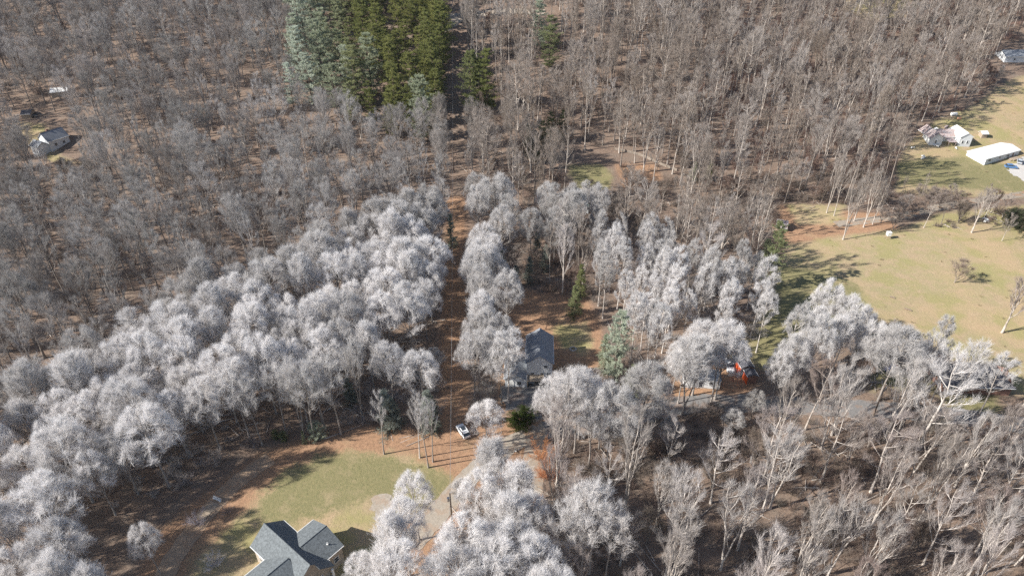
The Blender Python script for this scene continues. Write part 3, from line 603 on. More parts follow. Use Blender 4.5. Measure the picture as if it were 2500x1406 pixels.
# --- the evergreen stand and the woods
PINEPOLY = [(690, -120), (1082, -120), (1092, 130), (1092, 275), (1060, 290), (1005, 270), (930, 275), (880, 240), (815, 240), (800, 200), (705, 210), (690, 110), (740, 60), (700, 40)]
MIDC = [(1085, 300), (1085, 20), (1090, -200)]
r2 = random.Random(23)
def scatter():
    step = 4.6; y = 45.0
    while y < 480:
        xh = (abs(y) * .83 + 75); x = -xh
        while x < xh:
            sx = x + r2.uniform(-.5, .5) * step; sy = y + r2.uniform(-.5, .5) * step; x += step
            z0 = float(hz(sx, sy)); bx, by = PX(sx, sy, z0); cx, cy = PX(sx, sy, z0 + 18); tx, ty = PX(sx, sy, z0 + 26)
            if bx < -260 or bx > 2760 or ty > 1440 or by < -8: continue
            if any(inside(P, bx, by) for P in NOBASE): continue
            fr = frost_at(cx, cy); left = cx < 1110
            mx, my = PX(sx, sy, z0 + 12)
            if inside(PINEPOLY, mx, my):
                kind, pr, sp = 'evergreen', PINE, 9.0; h = r2.uniform(18, 31)
                f = max(0, min(1, (.85 - (mx - 700 + (my) * -.1) / 200))) * r2.uniform(.6, 1) + (.35 if r2.random() < .06 else 0)
                col = lerp(lerp(PG, (.26, .26, .09), r2.random() * .7), PGF, f); wd = r2.uniform(.85, 1.1)
            elif fr > .33:
                rt = cx > 1420 and cy < 800
                kind, pr, sp = 'frosted', (SLIMF if rt else BROAD), (4.7 if rt else 6.2); h = r2.uniform(19, 25) if not rt else r2.uniform(20, 26)
                f = min(1, fr * r2.uniform(.78, 1.1)) * (.6 if r2.random() < .08 else 1); col = wc(f, GREY); wd = r2.uniform(.85, 1.15)
                if cx < 640 and cy > 1150: sp = 8
            elif left:
                kind, pr, sp = 'bare', (MID if r2.random() < .66 else SLIM), 6.6; h = r2.uniform(18, 28)
                ff = fr + (r2.random() ** 3) * .35 + (.12 if cy > 180 and cx > 600 else 0); base = lerp((.335, .32, .305), (.30, .25, .235), r2.random() * .6 if cy < 300 else r2.random() * .3)
                col = wc(min(.5, ff), base); f = fr; wd = r2.uniform(.8, 1.15)
                if 250 < by < 640 and r2.random() < .18: continue
            elif by > 700:
                kind, pr, sp = 'pale', PALE, 8.9; h = r2.uniform(16, 27); f = fr
                col = wc(min(.5, r2.random() * .4 + (.15 if cx < 1900 else 0)), lerp(TAUPE, (.33, .25, .22), r2.random())); wd = r2.uniform(.7, 1.05)
            else:
                q = r2.random(); kind = 'bare'; pr = SLIM if q < .72 else (PALE if q < .88 else MID); sp = 5.8; h = r2.uniform(20, 31); f = fr
                col = wc(r2.random() ** 2 * .3, lerp(BROWN, (.33, .27, .22), r2.random())); wd = r2.uniform(.75, 1.1)
                if cx > 1750 and r2.random() < .3: h *= .75
                if 430 < by < 640 and cx > 1200 and r2.random() < .35: h *= .55
            if not near_ok(sx, sy, sp * r2.uniform(.85, 1.1)): continue
            p = r2.choice(pr); s = h / p[2]
            if hides(sx, sy, z0, h, p[3] * s * wd, kind == 'evergreen'):
                h *= .42; s = h / p[2]; wd *= 1.2
                if kind == 'evergreen' or r2.random() < .5 or hides(sx, sy, z0, h, p[3] * s * wd, False): continue
            reserve(sx, sy, sp)
            TREES.append(dict(kind=kind, proto=p, x=sx, y=sy, s=s, w=wd, rz=r2.uniform(0, 6.28), col=col, frost=f, look=None, hand=False))
        y += step * .9
scatter()

# ------------------------------------------------------------------ linking the trees
LM = [(1130, 1050, 'the parked white car'), (1102, 1240, 'the driveway utility pole'), (730, 1340, 'the blue-grey roofed house'), (1318, 850, 'the metal-roofed house'),
      (1103, 560, 'the lone frosted spruce'), (1175, 200, 'the paired pines'), (1818, 910, 'the orange shed'), (2425, 370, 'the white mobile home'), (2320, 335, 'the old farmhouse'),
      (1420, 430, 'the shaded clearing'), (150, 320, 'the upper hillside house'), (2150, 690, 'the big tan field'), (900, 120, 'the evergreen stand'), (2400, 940, 'the dark-roofed house'),
      (1345, 90, 'the tall lone pine'), (520, 1230, 'the plank walkway'), (2475, 135, 'the far white barn'), (1900, 550, 'the fallen-in shed'), (1108, 400, 'the corridor pole'), (2140, 980, 'the leaning roadside pole')]
def where(px, py):
    n = min(LM, key=lambda l: (l[0] - px) ** 2 + (l[1] - py) ** 2); dx, dy = px - n[0], py - n[1]
    if abs(dx) > abs(dy) * 1.3: return ('right of ' if dx > 0 else 'left of ') + n[2]
    return ('below ' if dy > 0 else 'above ') + n[2]
def look_of(t):
    s = t['s'] * t['proto'][2]; sz = 'tall' if s > 22.5 else ('small' if s < 13 else 'mid-height')
    if t['kind'] == 'evergreen': return sz + (' frosted pine' if t['frost'] > .25 else ' green pine')
    if t['kind'] == 'frosted': return sz + (' white-frosted tree' if t['frost'] > .65 else ' lightly frosted tree')
    return sz + (' pale bare tree' if t['kind'] == 'pale' else ' grey bare tree')
NAME = dict(evergreen='pine_tree', frosted='frosted_tree', bare='bare_tree', pale='bare_tree')
GRP = dict(evergreen='evergreens of the stand and the yards', frosted='frost-covered trees of the lower wood', bare='leafless trees of the surrounding woods', pale='leafless trees of the surrounding woods')
CAT = dict(evergreen='pine tree', frosted='frosted tree', bare='bare tree', pale='bare tree')
def vis_key(t): return (not t['hand'], t['x'] ** 2 + t['y'] ** 2 + CAM_H ** 2)
SINGLES = []; REST = {'bare': [], 'evergreen': []}; used_labels = set()
for kinds, key in ((('frosted',), 'bare'), (('bare', 'pale'), 'bare'), (('evergreen',), 'evergreen')):
    L_ = sorted([t for t in TREES if t['kind'] in kinds], key=vis_key); SINGLES += L_[:298]; REST[key] += L_[298:]
ONES = 'zero one two three four five six seven eight nine ten eleven twelve thirteen fourteen fifteen sixteen seventeen eighteen nineteen'.split()
TENS = 'x x twenty thirty forty fifty sixty seventy eighty ninety'.split()
def say(n):
    n = int(round(n))
    if n < 0: return 'under zero'
    if n >= 100: return 'one hundred'
    return ONES[n] if n < 20 else TENS[n // 10] + ('-' + ONES[n % 10] if n % 10 else '')
def half(v): return say(math.floor(v)) + (' and a half' if v % 1 >= .5 else '')
for t in SINGLES:
    z = float(hz(t['x'], t['y'])); cx, cy = PX(t['x'], t['y'], z + t['s'] * t['proto'][2] * .75)
    ax_, dn = min(99.4, max(0, cx / 25)), min(99.4, max(0, cy / 14.06)); lk = look_of(t)
    opts = [t['look']] if t['look'] else []
    opts += [f"{lk} {where(cx, cy)}, {say(ax_)} percent across, {say(dn)} percent down", f"{lk}, {half(ax_)} percent across, {half(dn)} down",
             f"{lk} at {half(ax_)} across and {half(dn)} down", f"{lk} near {half(ax_)} across and {half(dn)} down"]
    lb = next((o for o in opts if o not in used_labels), opts[-1]); used_labels.add(lb)
    e = thing(NAME[t['kind']], (t['x'], t['y'], z - .05), t['rz'], lb, CAT[t['kind']], GRP[t['kind']])
    e.scale = (t['s'] * t['w'], t['s'] * t['w'], t['s'])
    for nm, me in (('trunk', t['proto'][0]), ('crown', t['proto'][1])):
        o = link(nm, me, e); o.color = (*t['col'], 1)

def joined(name, a, b, lod=None):
    """trunk and crown of a prototype as one mesh, for the far woods that read as one mass"""
    V = []; F3 = []; F4 = []; M3 = []; M4 = []; mats = []; off = 0
    for me in (a, b):
        n = len(me.vertices); v = np.empty(n * 3, np.float32); me.vertices.foreach_get('co', v); V.append(v.reshape(-1, 3))
        li = np.empty(len(me.loops), np.int32); me.loops.foreach_get('vertex_index', li)
        ls = np.empty(len(me.polygons), np.int32); me.polygons.foreach_get('loop_start', ls); lt = np.empty_like(ls); me.polygons.foreach_get('loop_total', lt)
        mi = np.empty_like(ls); me.polygons.foreach_get('material_index', mi); base = len(mats); mats += list(me.materials)
        for k, Fl, Ml in ((3, F3, M3), (4, F4, M4)):
            s = ls[lt == k]
            if len(s): Fl.append(li[s[:, None] + np.arange(k)[None]] + off); Ml.append(mi[lt == k] + base)
        off += n
    F = [np.concatenate(F3)] if F3 else []; M = list(M3)
    if F4: F.append(np.concatenate(F4)); M += M4
    return np_mesh(name, np.concatenate(V), F, mats, np.concatenate(M))
def mass(name, meshes, pts, kind_label, mesh_name):
    """one object of many instances; pts: (x,y,z, rz, sx, sz, variant, (r,g,b))"""
    coll = D.collections.new(mesh_name)
    for i, me in enumerate(meshes):
        o = D.objects.new(f'{mesh_name}_{i:02d}', me); o.color = (0, 0, 0, 1); coll.objects.link(o)
    me = D.meshes.new(name); me.vertices.add(len(pts)); me.vertices.foreach_set('co', np.array([p[:3] for p in pts], np.float32).ravel())
    a = me.attributes.new('turn', 'FLOAT_VECTOR', 'POINT'); a.data.foreach_set('vector', np.array([(0, 0, p[3]) for p in pts], np.float32).ravel())
    a = me.attributes.new('size', 'FLOAT_VECTOR', 'POINT'); a.data.foreach_set('vector', np.array([(p[4], p[4], p[5]) for p in pts], np.float32).ravel())
    a = me.attributes.new('variant', 'INT', 'POINT'); a.data.foreach_set('value', np.array([p[6] for p in pts], np.int32))
    a = me.attributes.new('tint', 'FLOAT_COLOR', 'POINT'); a.data.foreach_set('color', np.array([(*p[7], 1) for p in pts], np.float32).ravel())
    o = link(name, me, kind='stuff', label=kind_label); o.color = (0, 0, 0, 1)
    ng = D.node_groups.new(name, 'GeometryNodeTree'); N, L = ng.nodes, ng.links
    ng.interface.new_socket('Geometry', in_out='INPUT', socket_type='NodeSocketGeometry'); ng.interface.new_socket('Geometry', in_out='OUTPUT', socket_type='NodeSocketGeometry')
    gi = N.new('NodeGroupInput'); go = N.new('NodeGroupOutput'); m2p = N.new('GeometryNodeMeshToPoints'); ip = N.new('GeometryNodeInstanceOnPoints'); ci = N.new('GeometryNodeCollectionInfo')
    ci.inputs['Collection'].default_value = coll; ci.inputs['Separate Children'].default_value = True; ci.inputs['Reset Children'].default_value = True
    def attr(nm, ty):
        n = N.new('GeometryNodeInputNamedAttribute'); n.data_type = ty; n.inputs['Name'].default_value = nm; return n.outputs['Attribute']
    L.new(gi.outputs[0], m2p.inputs[0]); L.new(m2p.outputs[0], ip.inputs['Points']); L.new(ci.outputs[0], ip.inputs['Instance']); ip.inputs['Pick Instance'].default_value = True
    L.new(attr('variant', 'INT'), ip.inputs['Instance Index']); L.new(attr('turn', 'FLOAT_VECTOR'), ip.inputs['Rotation']); L.new(attr('size', 'FLOAT_VECTOR'), ip.inputs['Scale'])
    L.new(ip.outputs[0], go.inputs[0]); md = o.modifiers.new('scatter', 'NODES'); md.node_group = ng
    return o
def mass_trees(name, rest, label, mn):
    pr = []; ids = {}
    for t in rest:
        if id(t['proto']) not in ids: ids[id(t['proto'])] = len(pr); pr.append(t['proto'])
    ms = [joined(f'{mn}_form', p[0], p[1]) for p in pr]
    mass(name, ms, [(t['x'], t['y'], float(hz(t['x'], t['y'])) - .05, t['rz'], t['s'] * t['w'], t['s'], ids[id(t['proto'])], t['col']) for t in rest], label, mn)
if REST['bare']: mass_trees('bare_woodland', REST['bare'], 'mass of leafless grey and brown woodland beyond the nearer trees', 'woodland_form')
if REST['evergreen']: mass_trees('evergreen_woodland', REST['evergreen'], 'mass of dark green pines behind the front of the stand', 'evergreen_form')

# ------------------------------------------------------------------ undergrowth: brush, saplings and fallen wood on the woodland floor
def brush(seed, h=1.6, r=1.4, stems=26, per=26, sw=.03):
    rg = np.random.default_rng(seed); az = rg.uniform(0, 6.28, stems); rr = rg.uniform(0, r * .5, stems)
    p0 = np.stack([np.cos(az) * rr, np.sin(az) * rr, np.zeros(stems)], -1); d = unit(np.stack([np.cos(az) * .5, np.sin(az) * .5, np.ones(stems)], -1) + rg.normal(size=(stems, 3)) * .25)
    ln = h * rg.uniform(.6, 1.2, stems); p1 = p0 + d * ln[:, None]; v, f = prisms(p0, p1, np.full(stems, .022), np.full(stems, .008), 3)
    t = rg.uniform(.2, 1, (stems * per, 1)); ps = np.repeat(p0, per, 0) * (1 - t) + np.repeat(p1, per, 0) * t
    ds = unit(np.repeat(d, per, 0) * .6 + unit(rg.normal(size=ps.shape)) * .9); sv, sf = slivers(ps, ds, rg.uniform(.25, .7, len(ps)) * h * .55, np.full(len(ps), sw), rg)
    V, F, MI = join_parts([(v, f, 0), (sv, sf, 1)]); return np_mesh('brush', V, F, [M_BR, M_TWIG], MI)
def deadfall(seed, n=5, L0=7):
    rg = np.random.default_rng(seed); c = rg.normal(size=(n, 3)) * [2.2, 2.2, 0]; az = rg.uniform(0, 6.28, n); ln = rg.uniform(.3, 1, n) * L0
    d = np.stack([np.cos(az), np.sin(az), rg.uniform(0, .12, n)], -1); p0 = c + [0, 0, .12]; p1 = p0 + d * ln[:, None]
    v, f = prisms(p0, p1, np.full(n, .12), np.full(n, .05), 5); return np_mesh('deadfall', v, [f], [M_PALE])
UND = [brush(800 + i) for i in range(3)] + [brush(810 + i, 3.6, 2.2, 22, 42, .032) for i in range(3)] + [deadfall(820 + i) for i in range(2)] + [joined('sapling_form', p[0], p[1]) for p in LOW]
r3 = random.Random(5); und = []
y = 60.0
while y < 470:
    xh = abs(y) * .83 + 60; x = -xh; stp = 2.6 if y < 250 else 3.6
    while x < xh:
        sx = x + r3.uniform(-.5, .5) * stp; sy = y + r3.uniform(-.5, .5) * stp; x += stp
        z0 = float(hz(sx, sy)); bx, by = PX(sx, sy, z0)
        if bx < -60 or bx > 2560 or by < -5 or by > 1450: continue
        cl = math.sin(sx * .09 + 1.3) * math.cos(sy * .07) + math.sin(sx * .23 + sy * .19) * .6; right = bx > 1150
        dens = (.42 if right else .26) + cl * .25 + (.2 if bx > 1700 and by < 500 else 0) + (.16 if right and by > 1000 else 0)
        strip_in = inside(NOBASE[0], bx, by)
        if r3.random() > dens: continue
        if strip_in and r3.random() < .8: continue
        if not strip_in and any(inside(P, bx, by) for P in NOBASE):
            if r3.random() < .16 and any(inside(P, bx, by) for P in FIELD): und.append((sx, sy, z0, r3.uniform(0, 6.28), r3.uniform(.25, .6), r3.uniform(.12, .3), r3.randrange(3), lerp((.34, .28, .16), (.50, .42, .27), r3.random())))
            continue
        q = r3.random(); fr = frost_at(bx, by - 60)
        base = lerp((.23, .17, .145), (.27, .235, .21), r3.random()) if not right else lerp((.27, .19, .155), (.23, .20, .17), r3.random())
        if right and bx > 1700 and by < 420: base = lerp(base, (.33, .20, .165), .6)
        if q < .5 or strip_in: v = r3.randrange(3)
        elif q < (.86 if right else .76): v = 3 + r3.randrange(3)
        elif q < .95: v = 6 + r3.randrange(2)
        else: v = 8 + r3.randrange(3)
        if v >= 8 and (not near_ok(sx, sy, 3) or hides(sx, sy, z0, 8, 3)): continue
        if v in (3, 4, 5) and hides(sx, sy, z0, 3, 2): continue
        und.append((sx, sy, z0, r3.uniform(0, 6.28), r3.uniform(.7, 1.3) * (.6 if strip_in else 1), r3.uniform(.6, 1.25) * (.5 if strip_in else 1), v, wc(fr * .35, base)))
    y += stp
mass('undergrowth', UND, und, 'brown and grey brush, saplings and fallen wood on the woodland floor', 'undergrowth_form')
# --END TREES
print('TREES', sum(t['kind']=='frosted' for t in TREES), len(SINGLES), len(REST['bare']), len(REST['evergreen']), 'UND', len(und))

# ------------------------------------------------------------------ buildings
M_SHING = mat('blue_grey_shingle', (.135, .15, .158), noise=2.6, var=.28, bump=.4, rough=.9)
M_DSHING = mat('dark_shingle', (.085, .085, .10), noise=6, var=.25, bump=.4, rough=.9)
M_METROOF = mat('grey_metal_roof', (.23, .245, .27), noise=.8, var=.10, rough=.5)
M_WHROOF = mat('white_metal_roof', (.78, .78, .77), noise=.6, var=.04, rough=.6)
M_RUST = mat('rusty_roof', (.34, .24, .22), noise=1.2, col2=(.52, .47, .46), rough=.8)
M_TEAL = mat('teal_metal_roof', (.20, .33, .29), noise=.9, var=.1, rough=.5)
M_TAN = mat('tan_siding', (.42, .36, .29), noise=3, var=.08); M_WHITE = mat('white_siding', (.68, .70, .71), noise=2, var=.05)
M_TRIM = mat('white_trim', (.78, .78, .76)); M_BRICK = mat('brown_wall', (.24, .14, .11), noise=4, var=.2)
M_WOOD = mat('weathered_wood', (.36, .29, .22), noise=3, var=.2); M_DARK = mat('dark_rubber', (.02, .02, .022), rough=.7)
M_ORANGE = mat('orange_paint', (.82, .13, .03), noise=2, var=.08, rough=.6); M_GLASS = glass('window_glass'); M_CONCRETE = mat('concrete', (.42, .40, .37), noise=4, var=.12)
M_STEEL = mat('galvanised_steel', (.5, .52, .54), metal=.6, rough=.4); M_CREO = mat('pole_wood', (.22, .17, .135), noise=3, var=.2)
M_PALING = mat('grey_paling', (.34, .29, .24), noise=1.5, var=.25)
M_BLUE = mat('blue_plastic', (.03, .15, .55), rough=.5); M_DOOR = mat('door_paint', (.20, .10, .07))
def wall_block(root, x0, x1, y0, y1, e, r, axis, m, zb=-1.0, name='wall'):
    b = MB()
    if axis == 'x':
        yc = (y0 + y1) / 2
        b.poly([(x0, y0, zb), (x1, y0, zb), (x1, y0, e), (x0, y0, e)]); b.poly([(x1, y1, zb), (x0, y1, zb), (x0, y1, e), (x1, y1, e)])
        b.poly([(x0, y1, zb), (x0, y0, zb), (x0, y0, e), (x0, yc, r), (x0, y1, e)]); b.poly([(x1, y0, zb), (x1, y1, zb), (x1, y1, e), (x1, yc, r), (x1, y0, e)])
    else:
        xc = (x0 + x1) / 2
        b.poly([(x0, y1, zb), (x0, y0, zb), (x0, y0, e), (x0, y1, e)]); b.poly([(x1, y0, zb), (x1, y1, zb), (x1, y1, e), (x1, y0, e)])
        b.poly([(x0, y0, zb), (x1, y0, zb), (x1, y0, e), (xc, y0, r), (x0, y0, e)]); b.poly([(x1, y1, zb), (x0, y1, zb), (x0, y1, e), (xc, y1, r), (x1, y1, e)])
    return b.build(name, m, root)
def roof_block(root, x0, x1, y0, y1, e, r, axis, m, over=.35, ribs=0, name='roof', ends=(1, 1), t=.16, hip=(0, 0)):
    b = MB(); L = lambda x, y, z: (x, y, z) if axis == 'x' else (y, x, z)
    if axis != 'x': x0, x1, y0, y1 = y0, y1, x0, x1
    yc = (y0 + y1) / 2; sl = (r - e) / (yc - y0); a0, a1 = x0 - over * ends[0], x1 + over * ends[1]; zl = e - sl * over
    for s, ye in ((-1, y0 - over), (1, y1 + over)):
        q = [(a0, ye, zl), (a1, ye, zl), (a1 - hip[1], yc, r), (a0 + hip[0], yc, r)]; q = [L(*p) for p in q]
        if (s == -1) != (axis == 'x'): q = q[::-1]
        b.slab([(p[0], p[1], p[2] + t) for p in q], t)
        if ribs:
            n = int((a1 - a0) / ribs)
            for i in range(1, n):
                x = a0 + (a1 - a0) * i / n; k = max(0, min(1, (x - a0) / hip[0] if hip[0] else 1, (a1 - x) / hip[1] if hip[1] else 1))
                b.tube([L(x, ye, zl + t), L(x, ye + (yc - ye) * k, zl + (r - zl) * k + t)], .035, 4)
    for h, xe, sgn in ((hip[0], a0, 1), (hip[1], a1, -1)):
        if h: q = [L(xe, y0 - over, zl + t), L(xe + sgn * h, yc, r + t), L(xe, y1 + over, zl + t)]; b.slab(q if (sgn > 0) == (axis == 'x') else q[::-1], t)
    b.tube([L(a0 + hip[0], yc, r + t + .02), L(a1 - hip[1], yc, r + t + .02)], .09, 5)
    o = b.build(name, m, root)
    g = MB()                          # gutters and fascia along the eaves
    for ye in (y0 - over - .06, y1 + over + .06): g.box(L((a0 + a1) / 2, ye, zl + .06), L(a1 - a0, .1, .14))
    g.build('gutter', M_TRIM, root); return o
def opening(root, p, face, w_, h_, name='window', fm=None, pm=None, mull=True):
    """face: unit (x,y) the opening looks to; frame proud of the wall, pane set in it"""
    f = Vector((face[0], face[1], 0)); t = Vector((-f.y, f.x, 0)); c = Vector(p) + f * .03; a = math.atan2(t.y, t.x); b = MB()
    for s in (-1, 1):
        b.box(c + t * s * (w_ / 2 + .04), (.09, .10, h_ + .18), a); b.box(c + Vector((0, 0, s * (h_ / 2 + .045))), (w_ + .005, .10, .09), a)
    if mull: b.box(c, (w_, .06, .05), a)
    o = b.build(name, fm or M_TRIM, root); MB().box(c - f * .005, (w_ + .02, .03, h_ + .02), a).build('pane' if name == 'window' else 'panel', pm or M_GLASS, o); return o
def axes_from(p, q): d = Vector((q[0] - p[0], q[1] - p[1])); return math.atan2(d.y, d.x), d.length

# the big house at the bottom: a main gable crossed by two wings
o_ = GZ(647.9, 1279.5, 8.1); base = float(hz(-40, 80)); rz = math.atan2(-.63, .776)
T = thing('cross_gabled_house', (o_[0], o_[1], base), rz, 'blue-grey shingled house with crossing gables at the bottom of the lawn', 'house'); EV, RG = 5.35 - base, 8.1 - base
wall_block(T, 0, 13.6, -3.5, 3.4, EV, RG - .02, 'x', M_TAN); wall_block(T, 4.6, 13.2, 3.2, 7.2, EV, 7.25 - base, 'y', M_TAN); wall_block(T, 4.8, 13.6, -10.5, -3.3, EV, 7.35 - base, 'y', M_TAN)
roof_block(T, 0, 13.6, -3.5, 3.4, EV, RG, 'x', M_SHING); roof_block(T, 4.6, 13.2, 1.45, 7.2, EV + .01, 7.27 - base, 'y', M_SHING, ends=(0, 1)); roof_block(T, 4.8, 13.6, -10.5, -1.5, EV + .01, 7.37 - base, 'y', M_SHING, ends=(1, 0))
b = MB(); b.slab([(13.95, .7, RG - .38), (15.6, .7, RG - .38), (15.6, 3.8, EV - .14), (13.95, 3.8, EV - .14)][::-1], .16); b.build('porch_roof', M_SHING, T)
b = MB(); b.box((15.2, 1.0, 1.6), (.35, .35, 4.6)); b.box((15.2, 3.3, 1.6), (.35, .35, 4.6)); b.build('porch_post', M_TRIM, T)
MB().box((14.6, 2.2, -.2), (2.0, 3.0, .5)).build('porch_floor', M_CONCRETE, T)
for p, f, a, b_ in (((0, -1.6, 2.2), (-1, 0), 1.0, 1.4), ((0, 1.6, 2.2), (-1, 0), 1.0, 1.4), ((2.2, -3.5, 2.2), (0, -1), 1.3, 1.3), ((13.2, 5.6, 2.4), (1, 0), 1.0, 1.3), ((6.8, 7.2, 2.3), (0, 1), 1.2, 1.3), ((10.8, 7.2, 2.3), (0, 1), 1.2, 1.3), ((13.6, -1.8, 2.3), (1, 0), 1.1, 1.4), ((4.8, -7, 2.3), (-1, 0), 1.1, 1.3)): opening(T, p, f, a, b_)
opening(T, (13.6, 1.5, 1.1), (1, 0), 1.0, 2.1, 'door', pm=M_DOOR, mull=False)
def vent(root, x, y, z): MB().tube([(x, y, z), (x, y, z + .55)], .07, 8).tube([(x, y, z), (x, y, z + .06)], .2, 8).build('vent_pipe', M_TRIM, root)
vent(T, 11.6, 5.4, 6.25 - base + .1); vent(T, 11.6, -4.2, 6.5 - base); vent(T, 12.4, -6.0, 6.1 - base)

# the metal-roofed house in the middle
a0 = GZ(1318, 869, 8.0); a1 = GZ(1318, 803, 8.0); zz = float(hz(*a0)); rz, Lh = axes_from(a0, a1)
T = thing('metal_roofed_house', (a0[0], a0[1], zz), rz, 'grey metal-roofed house with a pale gable wall among frosted trees', 'house'); E_, R_ = 5.7 - zz, 8.0 - zz
wall_block(T, 0, Lh, -3.3, 3.3, E_, R_ - .02, 'x', M_WHITE); roof_block(T, 0, Lh, -3.3, 3.3, E_, R_, 'x', M_METROOF, over=.3, ribs=.6)
wall_block(T, -2.4, 5.4, 3.2, 8.8, 2.9, 4.2, 'x', M_WHITE); roof_block(T, -2.4, 5.4, 3.55, 8.8, 2.9, 4.25, 'x', M_METROOF, over=.3, ribs=.6)
for y_, z_, w_ in ((-1.6, 5.2, .9), (-.7, 2.6, .8), (-2.4, 2.6, .8), (1.8, 2.6, .9)): opening(T, (0, y_, z_), (-1, 0), w_, .8 if z_ > 4 else 1.0)
opening(T, (-2.4, 5.2, 1.5), (-1, 0), 1.1, 1.0); opening(T, (-2.4, 7.3, 1.2), (-1, 0), 1.4, 2.0, 'door', pm=M_TRIM, mull=False)
for x_ in (2.5, 6, 9): opening(T, (x_, -3.3, 2.6), (0, -1), 1.0, 1.1)
b = MB()
for x_ in (-2.3, -.2):
    for y_ in (-1, 3.0): b.box((x_, y_, 1.0), (.14, .14, 2.6))
b.box((-1.2, 1, 2.35), (2.6, 4.4, .12)); b.build('porch', M_WOOD, T)

# upper hillside house with its shed and pond cover
def simple_house(name, pa, pb, depth, e, r, label, roofm, wallm, axis='x', over=.3, ribs=0, wins=(), side=1, hip=(0, 0), cat='house', zoff=0):
    A = G(*pa); B_ = G(*pb); rz, Ln = axes_from(A, B_); T = thing(name, (A.x, A.y, min(A.z, B_.z) + zoff), rz, label, cat)
    y0, y1 = (0, depth) if side > 0 else (-depth, 0)
    wall_block(T, 0, Ln, y0, y1, e, r - .02, axis, wallm, zb=-2.5); roof_block(T, 0, Ln, y0, y1, e, r, axis, roofm, over=over, ribs=ribs, hip=hip)
    for u, z_, w_, h_ in wins: opening(T, (Ln * u, y0 if side > 0 else y1, z_), (0, -1 if side > 0 else 1), w_, h_)
    return T, Ln
T, Ln = simple_house('hillside_house', (128, 372), (172, 346), 7.5, 4.6, 7.4, 'grey hillside house with a brightly lit roof slope among the upper woods', M_METROOF, M_WHITE, wins=((.3, 2.6, 1, 1.1), (.7, 2.6, 1, 1.1)))
wall_block(T, -4.5, .1, 1.0, 6.5, 3.4, 4.9, 'y', M_WHITE); roof_block(T, -4.5, .1, 1.0, 6.5, 3.4, 4.9, 'y', M_METROOF, ribs=.7)
MB().box((3, 4.4, 7.2), (.8, .8, 2.0)).build('chimney', M_BRICK, T)
T, Ln = simple_house('garden_shed', (56, 292), (78, 290), 4.2, 2.4, 3.5, 'small dark roofed shed left of the hillside house', M_DSHING, M_WOOD, cat='shed'); MB().box((Ln * .5, 1.1, 3.02), (1.0, .9, .06), M=Matrix.Rotation(.48, 3, 'X')).build('skylight', M_GLASS, T)
g_ = G(83, 283); T = thing('trampoline', g_, 0, 'dark round trampoline beside the small dark shed', 'trampoline')
MB().tube([(math.cos(a) * 2, math.sin(a) * 2, .9) for a in np.linspace(0, 6.2832, 21)], .06, 5, caps=False).build('frame', M_STEEL, T)
MB().poly([(math.cos(a) * 1.95, math.sin(a) * 1.95, .92) for a in np.linspace(0, 6.2832, 20, endpoint=False)]).build('jumping_mat', M_DARK, T)
for a in (0, 1.57, 3.14, 4.71): MB().tube([(math.cos(a) * 2, math.sin(a) * 2, .9), (math.cos(a) * 2.05, math.sin(a) * 2.05, -.1)], .04, 5).build('leg', M_STEEL, T)
simple_house('outbuilding', (128, 240), (166, 232), 5, 2.6, 3.7, 'pale roofed outbuilding half hidden above the hillside house', M_WHROOF, M_TAN, ribs=.8, cat='outbuilding')
# orange shed, white trailer home
A = G(1822, 938); T = thing('orange_shed', A, math.radians(97), 'bright orange sided shed with a dark roof beside the parked white truck', 'shed')
wall_block(T, 0, 2.7, -2.6, 0, 2.5, 3.0, 'x', M_BRICK); roof_block(T, 0, 2.7, -2.6, 0, 2.5, 3.0, 'x', M_DSHING, over=.1)
wall_block(T, 3.1, 6.8, -2.8, .5, 2.8, 3.4, 'x', M_BRICK); roof_block(T, 3.1, 6.8, -2.8, .5, 2.8, 3.4, 'x', M_DSHING, over=.1)
for x0_, n_, y_, h_ in ((0, 6, .03, 2.5), (3.1, 8, .53, 2.8)):
    for k in range(n_): MB().box((x0_ + .225 + k * .45, y_, h_ / 2 - .1), (.43, .06, h_ - .05)).build('panel', M_ORANGE, T)
T, Ln = simple_house('trailer_home', (1668, 944), (1756, 950), 4.2, 2.9, 3.3, 'white trailer home with a grey roof by the wooded road', M_METROOF, M_WHITE, over=.08, wins=((.2, 1.8, 1, .9), (.75, 1.8, 1, .9)), cat='trailer home')
opening(T, (Ln * .47, 0, 1.3), (0, -1), .9, 2.0, 'door', pm=M_GLASS, mull=False)
T, Ln = simple_house('dark_roofed_house', (2296, 958), (2462, 966), 8.5, 3.0, 5.4, 'long house with a dark hipped roof behind the wide frosted tree', M_DSHING, M_BRICK, over=.5, hip=(0, 4.2), wins=((.15, 1.7, 1.1, 1.1), (.35, 1.7, 1.1, 1.1), (.7, 1.7, 1.6, 1.1)))
MB().box((4.5, 5.5, 5.2), (.9, .9, 2.0)).build('chimney', M_BRICK, T)
